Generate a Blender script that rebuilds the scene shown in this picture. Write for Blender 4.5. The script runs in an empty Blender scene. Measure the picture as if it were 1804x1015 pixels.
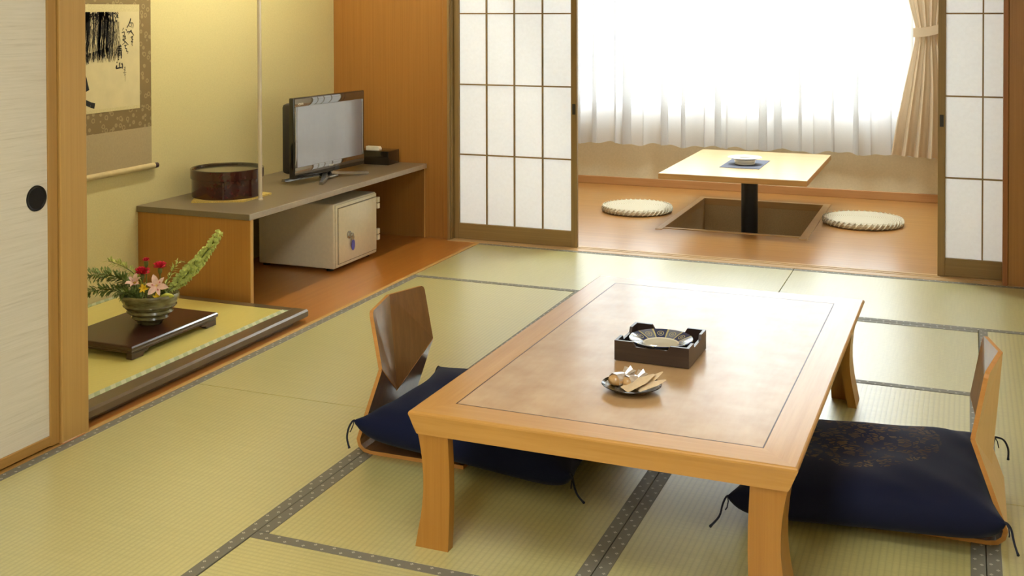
import bpy, bmesh, math, random
from mathutils import Vector, Matrix
random.seed(7)
PI = math.pi
S = bpy.context.scene
C = S.collection

def srgb(r, g, b):
    f = lambda c: (c/255/12.92) if c/255 <= .04045 else ((c/255+.055)/1.055)**2.4
    return (f(r), f(g), f(b), 1.0)

# ------------------------------------------------------------------ camera
F_PX, YAW, PITCH, ROLL, PY = 2002.13, math.radians(21.830), math.radians(-.9463), math.radians(-.1159), 47.41
fw = Vector((-math.sin(YAW)*math.cos(PITCH), math.cos(YAW)*math.cos(PITCH), math.sin(PITCH)))
rt = Vector((math.cos(YAW), math.sin(YAW), 0)); up_ = rt.cross(fw)
r2 = rt*math.cos(ROLL)+up_*math.sin(ROLL); u2 = -rt*math.sin(ROLL)+up_*math.cos(ROLL)
cd = bpy.data.cameras.new('camera'); cam = bpy.data.objects.new('camera', cd); C.objects.link(cam)
cam.matrix_world = Matrix(((r2.x, u2.x, -fw.x, 0), (r2.y, u2.y, -fw.y, 0), (r2.z, u2.z, -fw.z, 1.30), (0, 0, 0, 1)))
cd.sensor_width = 36; cd.lens = F_PX/1804*36; cd.shift_y = -(507.5-PY)/1804; cd.clip_start = .05
S.camera = cam

# ------------------------------------------------------------------ world, exposure
w = bpy.data.worlds.new('overcast_sky'); S.world = w; w.use_nodes = True
bg = w.node_tree.nodes['Background']; bg.inputs[0].default_value = (.92, .97, 1, 1); bg.inputs[1].default_value = 10.5
S.view_settings.view_transform = 'Standard'; S.view_settings.look = 'None'
S.view_settings.gamma = 1; S.view_settings.use_curve_mapping = False; S.view_settings.exposure = 0.18
ROOM_FILL, ENTRY_FILL, VERANDA_FILL, ALCOVE_FILL = 9.4, 29.5, 50.0, 96.0  # emission strengths of the invented lamps

# sky portal in the veranda window opening (guides sampling, gives off no light itself)
pd = bpy.data.lights.new('window_portal', 'AREA'); pd.shape = 'RECTANGLE'; pd.size = 2.75; pd.size_y = 1.76
pd.cycles.is_portal = True
po = bpy.data.objects.new('window_portal', pd); C.objects.link(po); po.location = (-1.72, 8.19, 1.42); po.rotation_euler = (-PI/2, 0, 0)

# ------------------------------------------------------------------ materials
def newmat(name):
    m = bpy.data.materials.new(name); m.use_nodes = True
    nt = m.node_tree; return m, nt, nt.nodes['Principled BSDF']
def L(nt, a, b): nt.links.new(a, b)
def N(nt, t, **kw):
    n = nt.nodes.new(t)
    for k, v in kw.items(): setattr(n, k, v)
    return n
def coords(nt, scale=(1, 1, 1), rot=(0, 0, 0)):
    tc = N(nt, 'ShaderNodeTexCoord'); mp = N(nt, 'ShaderNodeMapping')
    mp.inputs['Scale'].default_value = scale; mp.inputs['Rotation'].default_value = rot
    L(nt, tc.outputs['Object'], mp.inputs['Vector']); return mp.outputs['Vector']
def math_(nt, op, a, b=None, c=None):
    n = N(nt, 'ShaderNodeMath', operation=op)
    for i, v in enumerate((a, b, c)):
        if v is None: continue
        if isinstance(v, (int, float)): n.inputs[i].default_value = v
        else: L(nt, v, n.inputs[i])
    return n.outputs[0]
def mixc(nt, fac, a, b):
    n = N(nt, 'ShaderNodeMix', data_type='RGBA')
    if isinstance(fac, (int, float)): n.inputs[0].default_value = fac
    else: L(nt, fac, n.inputs[0])
    for i, v in ((6, a), (7, b)):
        if isinstance(v, tuple): n.inputs[i].default_value = v
        else: L(nt, v, n.inputs[i])
    return n.outputs[2]
def ramp(nt, fac, stops):
    n = N(nt, 'ShaderNodeValToRGB'); e = n.color_ramp.elements
    e[0].position, e[0].color = stops[0]; e[1].position, e[1].color = stops[-1]
    for p, c in stops[1:-1]:
        x = e.new(p); x.color = c
    L(nt, fac, n.inputs[0]); return n.outputs[0]
def bump(nt, p, h, strength=.3, dist=.002):
    b = N(nt, 'ShaderNodeBump'); b.inputs['Strength'].default_value = strength; b.inputs['Distance'].default_value = dist
    L(nt, h, b.inputs['Height']); L(nt, b.outputs[0], p.inputs['Normal'])
def plain(name, col, rough=.5, metal=0, var=.06, scale=40, spec=.5, coat=0, bmp=0, sheen=0):
    m, nt, p = newmat(name)
    n = N(nt, 'ShaderNodeTexNoise'); n.inputs['Scale'].default_value = scale; n.inputs['Detail'].default_value = 3
    L(nt, coords(nt), n.inputs['Vector'])
    lo = tuple(c*(1-var) for c in col[:3])+(1,); hi = tuple(min(1, c*(1+var)) for c in col[:3])+(1,)
    L(nt, ramp(nt, n.outputs[0], [(.3, lo), (.7, hi)]), p.inputs['Base Color'])
    p.inputs['Roughness'].default_value = rough; p.inputs['Metallic'].default_value = metal
    p.inputs['Specular IOR Level'].default_value = spec; p.inputs['Coat Weight'].default_value = coat; p.inputs['Coat Roughness'].default_value = .08
    p.inputs['Sheen Weight'].default_value = sheen
    if bmp: bump(nt, p, n.outputs[0], bmp, .002)
    return m
def wood(name, c1, c2, axis='x', rough=.35, coat=0., fine=38, along=1.6, spec=.5, coatr=.1, figure=0.):
    m, nt, p = newmat(name)
    sc = [fine, fine, fine]; sc['xyz'.index(axis)] = along
    n = N(nt, 'ShaderNodeTexNoise'); n.inputs['Scale'].default_value = 1; n.inputs['Detail'].default_value = 5; n.inputs['Roughness'].default_value = .6
    L(nt, coords(nt, tuple(sc)), n.inputs['Vector'])
    sc2 = [fine*6]*3; sc2['xyz'.index(axis)] = along*3
    n2 = N(nt, 'ShaderNodeTexNoise'); n2.inputs['Scale'].default_value = 1; n2.inputs['Detail'].default_value = 2
    L(nt, coords(nt, tuple(sc2)), n2.inputs['Vector'])
    f = math_(nt, 'ADD', math_(nt, 'MULTIPLY', n.outputs[0], .7), math_(nt, 'MULTIPLY', n2.outputs[0], .3))
    if figure:
        n3 = N(nt, 'ShaderNodeTexNoise'); n3.inputs['Scale'].default_value = 9; n3.inputs['Detail'].default_value = 3
        L(nt, coords(nt), n3.inputs['Vector'])
        f = math_(nt, 'ADD', math_(nt, 'MULTIPLY', f, 1-figure), math_(nt, 'MULTIPLY', n3.outputs[0], figure))
    L(nt, ramp(nt, f, [(.32, c1), (.68, c2)]), p.inputs['Base Color'])
    p.inputs['Roughness'].default_value = rough; p.inputs['Specular IOR Level'].default_value = spec
    p.inputs['Coat Weight'].default_value = coat; p.inputs['Coat Roughness'].default_value = coatr
    bump(nt, p, f, .05, .001)
    return m

M = {}
def tatami_mat_material(name, c1, c2, ridge=.5):
    m, nt, p = newmat(name)
    v = coords(nt); sx = N(nt, 'ShaderNodeSeparateXYZ'); L(nt, v, sx.inputs[0])
    s = math_(nt, 'ABSOLUTE', math_(nt, 'SINE', math_(nt, 'MULTIPLY', sx.outputs[1], PI/.0155)))      # rush ridges along the mat
    s = math_(nt, 'POWER', s, .55)
    n = N(nt, 'ShaderNodeTexNoise'); n.inputs['Scale'].default_value = 1; n.inputs['Detail'].default_value = 2
    L(nt, coords(nt, (420, 75, 40)), n.inputs['Vector'])                                              # single rushes crossing the ridges
    n2 = N(nt, 'ShaderNodeTexNoise'); n2.inputs['Scale'].default_value = 1; n2.inputs['Detail'].default_value = 3
    L(nt, coords(nt, (130, 6, 6)), n2.inputs['Vector'])
    t = math_(nt, 'ADD', math_(nt, 'MULTIPLY', n.outputs[0], .5), math_(nt, 'MULTIPLY', n2.outputs[0], .5))
    col = ramp(nt, t, [(.35, c1), (.65, c2)])
    dark = mixc(nt, s, tuple(c*(1-ridge*.75) for c in c1[:3])+(1,), col)
    L(nt, dark, p.inputs['Base Color']); p.inputs['Roughness'].default_value = .42; p.inputs['Specular IOR Level'].default_value = .55
    p.inputs['Coat Weight'].default_value = 1.; p.inputs['Coat Roughness'].default_value = .30; p.inputs['Coat IOR'].default_value = 1.75
    bump(nt, p, math_(nt, 'ADD', s, math_(nt, 'MULTIPLY', n.outputs[0], .5)), .28 if ridge > .1 else .08, .0012)
    return m
M['tatami'] = tatami_mat_material('rush_weave', srgb(182, 175, 112), srgb(199, 192, 131), .2)
def band_material():
    m, nt, p = newmat('band_brocade')
    v = coords(nt); sx = N(nt, 'ShaderNodeSeparateXYZ'); L(nt, v, sx.inputs[0])
    # two staggered rows of small pale lozenges on grey brown twill
    def row(off, yc):
        u = math_(nt, 'SUBTRACT', math_(nt, 'FLOORED_MODULO', math_(nt, 'ADD', sx.outputs[0], off), .052), .026)
        du = math_(nt, 'ABSOLUTE', u); dv = math_(nt, 'ABSOLUTE', math_(nt, 'SUBTRACT', sx.outputs[1], yc))
        d = math_(nt, 'ADD', du, dv)
        core = math_(nt, 'LESS_THAN', d, .0047); slit = math_(nt, 'GREATER_THAN', math_(nt, 'ABSOLUTE', math_(nt, 'SUBTRACT', du, dv)), .0006)
        return math_(nt, 'MULTIPLY', core, slit)
    dots = math_(nt, 'MAXIMUM', row(10.0, .0075), row(10.026, -.0075))
    tw = math_(nt, 'SINE', math_(nt, 'MULTIPLY', math_(nt, 'ADD', sx.outputs[0], sx.outputs[1]), 2*PI/.0028))
    base = mixc(nt, math_(nt, 'MULTIPLY_ADD', tw, .5, .5), srgb(104, 101, 88), srgb(128, 124, 108))
    L(nt, mixc(nt, dots, base, srgb(205, 200, 182)), p.inputs['Base Color']); p.inputs['Roughness'].default_value = .55
    bump(nt, p, tw, .2, .0005)
    return m
M['band'] = band_material()
M['alcove_rush'] = tatami_mat_material('alcove_rush', srgb(226, 210, 112), srgb(234, 220, 126), .03)
def alcove_band():
    m, nt, p = newmat('pale_green_band')
    v = coords(nt); sx = N(nt, 'ShaderNodeSeparateXYZ'); L(nt, v, sx.inputs[0])
    t = math_(nt, 'GREATER_THAN', math_(nt, 'SINE', math_(nt, 'MULTIPLY', math_(nt, 'ADD', sx.outputs[1], sx.outputs[0]), 2*PI/.05)), .1)
    L(nt, mixc(nt, t, srgb(168, 178, 138), srgb(196, 200, 166)), p.inputs['Base Color']); p.inputs['Roughness'].default_value = .7
    return m
M['alcove_band'] = alcove_band()
M['oak_x'] = wood('honey_oak_x', srgb(178, 112, 34), srgb(204, 142, 58), 'x', .3, .3)
M['oak_y'] = wood('honey_oak_y', srgb(178, 112, 34), srgb(204, 142, 58), 'y', .3, .3)
M['oak_z'] = wood('honey_oak_z', srgb(168, 114, 42), srgb(184, 130, 54), 'z', .35, .2, 60, 1.4)
M['table_top'] = wood('lacquered_figured_wood', srgb(182, 141, 92), srgb(206, 173, 128), 'y', .45, .74, 14, 5, .3, .2, .6)
M['table_top'].node_tree.nodes['Principled BSDF'].inputs['Coat IOR'].default_value = 1.45
M['table_rim_x'] = wood('lacquered_rim_x', srgb(190, 138, 64), srgb(206, 156, 84), 'x', .42, .75, 30, 2, .35, .2)
M['table_rim_y'] = wood('lacquered_rim_y', srgb(190, 138, 64), srgb(206, 156, 84), 'y', .42, .75, 30, 2, .35, .2)
for k_ in ('table_rim_x', 'table_rim_y'): M[k_].node_tree.nodes['Principled BSDF'].inputs['Coat IOR'].default_value = 1.45
M['inlay'] = plain('dark_inlay', srgb(84, 58, 34), .4)
M['post'] = wood('post_wood', srgb(182, 142, 74), srgb(196, 156, 88), 'z', .5, 0, 60, 1.2)
M['panel'] = wood('wall_veneer', srgb(148, 100, 42), srgb(164, 114, 52), 'z', .42, .1, 90, 1.0)
M['panel_y'] = wood('cabinet_veneer', srgb(170, 116, 50), srgb(184, 130, 60), 'z', .45, .1, 90, 1.0)
M['panel_edge'] = wood('pale_edge_band', srgb(205, 160, 84), srgb(216, 172, 98), 'z', .5)
M['floor_y'] = wood('alcove_boards', srgb(176, 110, 44), srgb(190, 124, 54), 'y', .3, .6, 40, .8, .5, .2)
M['floor_x'] = wood('veranda_boards', srgb(164, 110, 48), srgb(194, 140, 72), 'x', .28, 1., 40, .7, .5, .22)
M['floor_x'].node_tree.nodes['Principled BSDF'].inputs['Coat IOR'].default_value = 1.7
M['frame_wood'] = wood('shoji_frame_wood', srgb(132, 106, 62), srgb(150, 122, 74), 'z', .5, 0, 70, 1)
M['frame_wood_x'] = wood('shoji_rail_wood', srgb(132, 106, 62), srgb(150, 122, 74), 'x', .5, 0, 70, 1)
M['sill'] = wood('sill_wood', srgb(186, 150, 100), srgb(202, 166, 116), 'x', .35, .3, 60, 1)
M['jamb_red'] = wood('reddish_post', srgb(136, 80, 32), srgb(154, 96, 42), 'z', .45, .1, 60, 1)
M['base_wood'] = wood('baseboard_wood', srgb(168, 118, 66), srgb(182, 132, 80), 'x', .5)
M['fusuma_frame'] = wood('door_frame_wood', srgb(162, 120, 56), srgb(178, 136, 70), 'z', .5, 0, 70, 1)
M['fusuma_frame_y'] = wood('door_rail_wood', srgb(162, 120, 56), srgb(178, 136, 70), 'y', .5, 0, 70, 1)
M['dark_frame'] = plain('brown_lacquer', srgb(106, 88, 62), .3, 0, .05, 20, .5, .3)
M['shelf'] = plain('taupe_laminate', srgb(122, 108, 84), .32, 0, .06, 300, .5)
M['shelf_edge'] = plain('taupe_edge', srgb(172, 160, 140), .4)
M['alcove_wall'] = plain('straw_wallpaper', srgb(214, 201, 144), .9, 0, .04, 160, .2, 0, .15)
M['plaster'] = plain('beige_plaster', srgb(204, 190, 156), .9, 0, .04, 90, .2, 0, .12)
M['cream'] = plain('cream_plaster', srgb(214, 200, 170), .95, 0, .03, 60, .2)
M['ceiling'] = wood('ceiling_boards', srgb(190, 160, 116), srgb(206, 178, 134), 'y', .7)
M['subfloor'] = plain('dark_underlay', srgb(58, 50, 34), .9)
M['pit'] = plain('pit_carpet', srgb(196, 172, 132), .95, 0, .1, 160, .1)
def fusuma_paper():
    m, nt, p = newmat('streaked_door_paper')
    n = N(nt, 'ShaderNodeTexNoise'); n.inputs['Scale'].default_value = 1; n.inputs['Detail'].default_value = 4; n.inputs['Roughness'].default_value = .7
    L(nt, coords(nt, (4, 4.5, 170)), n.inputs['Vector'])
    L(nt, ramp(nt, n.outputs[0], [(.28, srgb(198, 188, 166)), (.42, srgb(212, 204, 184)), (.7, srgb(222, 214, 196))]), p.inputs['Base Color'])
    p.inputs['Roughness'].default_value = .9
    bump(nt, p, n.outputs[0], .1, .001)
    return m
M['fusuma_paper'] = fusuma_paper()
def translucent(name, col, trans_w, transp=0., noise_scale=(120, 120, 400)):
    m = bpy.data.materials.new(name); m.use_nodes = True; nt = m.node_tree; nt.nodes.clear()
    out = N(nt, 'ShaderNodeOutputMaterial'); d = N(nt, 'ShaderNodeBsdfDiffuse'); t = N(nt, 'ShaderNodeBsdfTranslucent'); mx = N(nt, 'ShaderNodeMixShader')
    n = N(nt, 'ShaderNodeTexNoise'); n.inputs['Scale'].default_value = 1; L(nt, coords(nt, noise_scale), n.inputs['Vector'])
    c = ramp(nt, n.outputs[0], [(.3, tuple(x*.96 for x in col[:3])+(1,)), (.7, col)])
    L(nt, c, d.inputs[0]); L(nt, c, t.inputs[0]); mx.inputs[0].default_value = trans_w
    L(nt, d.outputs[0], mx.inputs[1]); L(nt, t.outputs[0], mx.inputs[2]); last = mx.outputs[0]
    if transp:
        tr = N(nt, 'ShaderNodeBsdfTransparent'); m2 = N(nt, 'ShaderNodeMixShader'); m2.inputs[0].default_value = transp
        L(nt, last, m2.inputs[1]); L(nt, tr.outputs[0], m2.inputs[2]); last = m2.outputs[0]
    L(nt, last, out.inputs[0]); return m
M['shoji_paper'] = translucent('shoji_paper', (.97, .985, 1., 1), .64, 0, (60, 60, 60))
M['added_window_paper'] = translucent('added_window_paper', (.92, .93, .92, 1), .55, 0, (60, 60, 60))
M['sheer'] = translucent('sheer_voile', (.72, .72, .715, 1), .5, .13)
M['drape'] = translucent('beige_velvet_drape', (.66, .53, .36, 1), .3, 0, (26, 26, 14))
M['alu'] = plain('grey_window_frame', srgb(150, 152, 152), .4, .3)
def glass():
    m = bpy.data.materials.new('window_glass'); m.use_nodes = True; nt = m.node_tree; nt.nodes.clear()
    out = N(nt, 'ShaderNodeOutputMaterial'); g = N(nt, 'ShaderNodeBsdfGlossy'); g.inputs['Roughness'].default_value = .02
    t = N(nt, 'ShaderNodeBsdfTransparent'); t.inputs[0].default_value = (.95, .97, .97, 1); mx = N(nt, 'ShaderNodeMixShader'); mx.inputs[0].default_value = .06
    L(nt, t.outputs[0], mx.inputs[1]); L(nt, g.outputs[0], mx.inputs[2]); L(nt, mx.outputs[0], out.inputs[0]); return m
M['glass'] = glass()
M['black'] = plain('gloss_black', srgb(14, 13, 12), .12, 0, .05, 30, .6, .5)
M['pull_black'] = plain('dull_black_metal', srgb(16, 14, 13), .4, 0, .05, 30, .25)
M['black_matt'] = plain('matt_black', srgb(40, 36, 32), .5)
M['screen'] = plain('lcd_screen', srgb(124, 128, 138), .16, 0, .02, 30, .5, 0)  # mid-grey base carries part of the paper screens' reflection
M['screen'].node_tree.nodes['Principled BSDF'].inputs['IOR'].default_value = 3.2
M['bezel'] = plain('gloss_bezel', srgb(40, 40, 42), .04, 0, .02, 30, .5, 0)
M['bezel'].node_tree.nodes['Principled BSDF'].inputs['IOR'].default_value = 3.6
M['chrome'] = plain('silver_metal', srgb(184, 182, 176), .22, .9)
M['white_metal'] = plain('beige_pole_paint', srgb(214, 202, 178), .25, .2, .03, 30, .6)
M['safe'] = plain('cream_enamel', srgb(232, 224, 194), .28, 0, .03, 60, .5, .3)
M['safe_groove'] = plain('safe_groove', srgb(120, 108, 78), .6)
M['blue_tag'] = plain('blue_plastic', srgb(92, 98, 206), .35)
M['rubber'] = plain('black_rubber', srgb(22, 20, 18), .7)
M['lacquer_red'] = plain('maroon_lacquer', srgb(62, 18, 14), .18, 0, .2, 60, .5, .5)
M['lacquer_dark'] = plain('black_lacquer', srgb(34, 26, 18), .16, 0, .05, 40, .5, .5)
M['straw'] = plain('straw_mat', srgb(206, 182, 100), .9, 0, .25, 220, .2, 0, .6)
M['tissue'] = plain('white_paper', srgb(236, 230, 212), .9)
M['rosewood'] = wood('dark_rosewood', srgb(44, 22, 16), srgb(64, 32, 24), 'y', .3, .3, 60, 2)
def vase_mat():
    m, nt, p = newmat('green_grey_glaze')
    n = N(nt, 'ShaderNodeTexNoise'); n.inputs['Scale'].default_value = 24; n.inputs['Detail'].default_value = 5; L(nt, coords(nt, (1, 1, 4)), n.inputs['Vector'])
    L(nt, ramp(nt, n.outputs[0], [(.3, srgb(74, 62, 34)), (.5, srgb(112, 106, 68)), (.7, srgb(140, 134, 92))]), p.inputs['Base Color'])
    p.inputs['Roughness'].default_value = .25; p.inputs['Coat Weight'].default_value = .3
    return m
M['vase'] = vase_mat()
M['leaf'] = plain('fern_green', srgb(124, 142, 72), .6, 0, .25, 90)
M['bell'] = plain('pale_bell_green', srgb(196, 204, 112), .6, 0, .25, 90)
M['stem'] = plain('stem_green', srgb(104, 110, 46), .6)
M['red_petal'] = plain('crimson_petal', srgb(222, 40, 72), .6, 0, .2, 120)
M['pink_petal'] = plain('blush_petal', srgb(238, 204, 190), .6, 0, .12, 60)
M['pink_dark'] = plain('rose_streak', srgb(196, 70, 92), .6)
M['yellow_petal'] = plain('yellow_petal', srgb(240, 204, 40), .6)
M['bud'] = plain('lime_bud', srgb(190, 196, 84), .6)
M['ply_front'] = wood('dark_front_veneer', srgb(112, 74, 34), srgb(136, 94, 48), 'z', .3, .7, 60, 1.2, .5, .2)  # front face of the plywood, darker than the back face
M['ply_back'] = wood('light_back_veneer', srgb(216, 172, 108), srgb(226, 184, 122), 'z', .42, .15, 60, 1.2)
M['ply_edge'] = wood('ply_edge', srgb(190, 130, 62), srgb(204, 148, 80), 'x', .5)
M['navy'] = plain('navy_cloth', srgb(22, 27, 53), .9, 0, .12, 500, .12, 0, .25, .06)
def navy_medallion():
    m, nt, p = newmat('navy_brocade_medallion')
    v = coords(nt); sx = N(nt, 'ShaderNodeSeparateXYZ'); L(nt, v, sx.inputs[0])
    dx = math_(nt, 'SUBTRACT', sx.outputs[0], -.035); dy = math_(nt, 'SUBTRACT', sx.outputs[1], .075)
    r = math_(nt, 'SQRT', math_(nt, 'ADD', math_(nt, 'MULTIPLY', dx, dx), math_(nt, 'MULTIPLY', dy, dy)))
    vo = N(nt, 'ShaderNodeTexVoronoi'); vo.feature = 'DISTANCE_TO_EDGE'; vo.inputs['Scale'].default_value = 38
    n = N(nt, 'ShaderNodeTexNoise'); n.inputs['Scale'].default_value = 12; n.inputs['Detail'].default_value = 3
    L(nt, v, n.inputs['Vector'])
    va = N(nt, 'ShaderNodeVectorMath', operation='MULTIPLY_ADD'); L(nt, n.outputs[1], va.inputs[0]); va.inputs[1].default_value = (.06, .06, .06); L(nt, v, va.inputs[2])
    L(nt, va.outputs[0], vo.inputs['Vector'])
    vc = N(nt, 'ShaderNodeTexVoronoi'); vc.inputs['Scale'].default_value = 38; L(nt, va.outputs[0], vc.inputs['Vector'])
    edge = math_(nt, 'GREATER_THAN', vo.outputs['Distance'], .09)
    sep = N(nt, 'ShaderNodeSeparateColor'); L(nt, vc.outputs['Color'], sep.inputs[0])
    keep = math_(nt, 'GREATER_THAN', sep.outputs[0], .22)
    wv = math_(nt, 'GREATER_THAN', math_(nt, 'SINE', math_(nt, 'MULTIPLY', math_(nt, 'ADD', sx.outputs[1], math_(nt, 'MULTIPLY', n.outputs[0], .12)), 520)), -.3)
    inside = math_(nt, 'LESS_THAN', math_(nt, 'ADD', r, math_(nt, 'MULTIPLY', n.outputs[0], .05)), .245)
    f = math_(nt, 'MULTIPLY', math_(nt, 'MULTIPLY', math_(nt, 'MULTIPLY', edge, keep), wv), inside)
    n2 = N(nt, 'ShaderNodeTexNoise'); n2.inputs['Scale'].default_value = 14; L(nt, v, n2.inputs['Vector'])
    gold = ramp(nt, n2.outputs[0], [(.35, srgb(74, 50, 30)), (.65, srgb(112, 88, 54))])
    L(nt, mixc(nt, math_(nt, 'MULTIPLY', f, .85), srgb(20, 24, 48), gold), p.inputs['Base Color'])
    p.inputs['Roughness'].default_value = .8; p.inputs['Sheen Weight'].default_value = .06; p.inputs['Specular IOR Level'].default_value = .15
    return m
M['navy_medallion'] = navy_medallion()
M['cord'] = plain('navy_cord', srgb(26, 30, 44), .9)
M['tray_wood'] = wood('ebony_stained_wood', srgb(42, 30, 24), srgb(64, 48, 40), 'x', .35, .3, 60, 3)
def dish_mat():
    m, nt, p = newmat('blue_arabesque_porcelain')
    v = coords(nt); sx = N(nt, 'ShaderNodeSeparateXYZ'); L(nt, v, sx.inputs[0])
    r = math_(nt, 'SQRT', math_(nt, 'ADD', math_(nt, 'MULTIPLY', sx.outputs[0], sx.outputs[0]), math_(nt, 'MULTIPLY', sx.outputs[1], sx.outputs[1])))
    a = math_(nt, 'ARCTAN2', sx.outputs[1], sx.outputs[0])
    t = math_(nt, 'MULTIPLY_ADD', a, 12/(2*PI), 20.0)
    k = math_(nt, 'FLOORED_MODULO', t, 2)
    sector = math_(nt, 'LESS_THAN', k, 1)
    line = math_(nt, 'LESS_THAN', math_(nt, 'ABSOLUTE', math_(nt, 'SUBTRACT', math_(nt, 'FLOORED_MODULO', t, 1), .5)), .44)
    u = math_(nt, 'MULTIPLY', math_(nt, 'SUBTRACT', math_(nt, 'FLOORED_MODULO', t, 1), .5), .036)
    rr = math_(nt, 'SUBTRACT', r, .067)
    d = math_(nt, 'SQRT', math_(nt, 'ADD', math_(nt, 'MULTIPLY', u, u), math_(nt, 'MULTIPLY', rr, rr)))
    ring = math_(nt, 'LESS_THAN', math_(nt, 'ABSOLUTE', math_(nt, 'SUBTRACT', math_(nt, 'FLOORED_MODULO', d, .006), .003)), .0009)
    ring = math_(nt, 'MULTIPLY', ring, math_(nt, 'LESS_THAN', d, .013))
    blue = mixc(nt, sector, srgb(60, 70, 104), srgb(120, 126, 142))
    gold = srgb(196, 190, 140)
    c = mixc(nt, math_(nt, 'MAXIMUM', ring, math_(nt, 'SUBTRACT', 1, line)), blue, gold)
    inner = math_(nt, 'LESS_THAN', r, .0475); rim = math_(nt, 'LESS_THAN', math_(nt, 'ABSOLUTE', math_(nt, 'SUBTRACT', r, .0485)), .0014)
    c = mixc(nt, inner, c, srgb(206, 200, 178)); c = mixc(nt, rim, c, srgb(232, 228, 210))
    L(nt, c, p.inputs['Base Color']); p.inputs['Roughness'].default_value = .12; p.inputs['Coat Weight'].default_value = .3
    return m
M['dish'] = dish_mat()
M['black_plate'] = plain('black_glaze', srgb(22, 20, 20), .15, 0, .1, 60, .6, .4)
M['gold_glaze'] = plain('ochre_glaze', srgb(120, 98, 52), .3, 0, .5, 70)
M['cellophane'] = plain('frosted_wrapper', srgb(206, 192, 176), .16, .25, .2, 80, .8, .4, .4)
M['manju'] = plain('brown_sweet', srgb(196, 156, 104), .3, 0, .2, 60, .6, .6)
M['packet'] = plain('cream_packet', srgb(222, 198, 160), .55, 0, .08, 60)
M['light_table'] = wood('pale_beech', srgb(204, 170, 112), srgb(218, 188, 134), 'x', .3, .4, 60, 1.5, .5, .2)
M['light_table_edge'] = wood('beech_edge', srgb(184, 142, 82), srgb(200, 160, 100), 'x', .45, 0, 60, 1.5)
M['slate'] = plain('slate_cloth', srgb(96, 100, 116), .8, 0, .1, 200)
M['porcelain'] = plain('white_porcelain', srgb(226, 222, 210), .25, 0, .02, 40, .5, .3)
M['ash_hole'] = plain('grey_bowl', srgb(120, 118, 116), .5)
M['column'] = plain('blue_black_column', srgb(32, 34, 36), .4, .3)
def woven():
    m, nt, p = newmat('woven_sedge')
    v = coords(nt); sx = N(nt, 'ShaderNodeSeparateXYZ'); L(nt, v, sx.inputs[0])
    r = math_(nt, 'SQRT', math_(nt, 'ADD', math_(nt, 'MULTIPLY', sx.outputs[0], sx.outputs[0]), math_(nt, 'MULTIPLY', sx.outputs[1], sx.outputs[1])))
    a = math_(nt, 'ARCTAN2', sx.outputs[1], sx.outputs[0])
    s = math_(nt, 'SINE', math_(nt, 'MULTIPLY_ADD', a, 3, math_(nt, 'MULTIPLY', r, 2*PI/.011)))
    s2 = math_(nt, 'SINE', math_(nt, 'MULTIPLY', a, 90))
    h = math_(nt, 'MULTIPLY', s, math_(nt, 'MULTIPLY_ADD', s2, .3, .7))
    L(nt, mixc(nt, math_(nt, 'MULTIPLY_ADD', h, .5, .5), srgb(170, 156, 126), srgb(212, 203, 178)), p.inputs['Base Color']); p.inputs['Roughness'].default_value = .8
    bump(nt, p, h, .6, .002)
    return m
M['woven'] = woven()
M['sedge_rope'] = plain('sedge_rope', srgb(210, 202, 180), .8, 0, .2, 150)
M['scroll_paper'] = plain('aged_paper', srgb(210, 196, 148), .9, 0, .05, 14)
M['scroll_strip'] = plain('pale_silk_strip', srgb(204, 190, 138), .8, 0, .1, 180)
M['scroll_plain'] = plain('fawn_silk', srgb(170, 152, 112), .8, 0, .05, 120)
def brocade():
    m, nt, p = newmat('brown_brocade')
    v = coords(nt); vo = N(nt, 'ShaderNodeTexVoronoi'); vo.inputs['Scale'].default_value = 34; L(nt, coords(nt, (.01, 1, 1)), vo.inputs['Vector'])
    d = vo.outputs['Distance']
    ring = math_(nt, 'LESS_THAN', math_(nt, 'ABSOLUTE', math_(nt, 'SUBTRACT', d, .3)), .08)
    L(nt, mixc(nt, math_(nt, 'MULTIPLY', ring, .6), srgb(122, 102, 62), srgb(164, 146, 100)), p.inputs['Base Color']); p.inputs['Roughness'].default_value = .7
    return m
M['brocade'] = brocade()
M['ink'] = plain('sumi_ink', srgb(30, 27, 24), .9, 0, .3, 200)
M['ink_grey'] = plain('thin_ink', srgb(98, 88, 66), .9, 0, .4, 160)
M['ivory'] = plain('roller_wrap', srgb(196, 178, 128), .7)
def emit(name, col, s):
    m, nt, p = newmat(name); p.inputs['Base Color'].default_value = (.9, .9, .88, 1)
    p.inputs['Emission Color'].default_value = col; p.inputs['Emission Strength'].default_value = s
    return m

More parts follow.
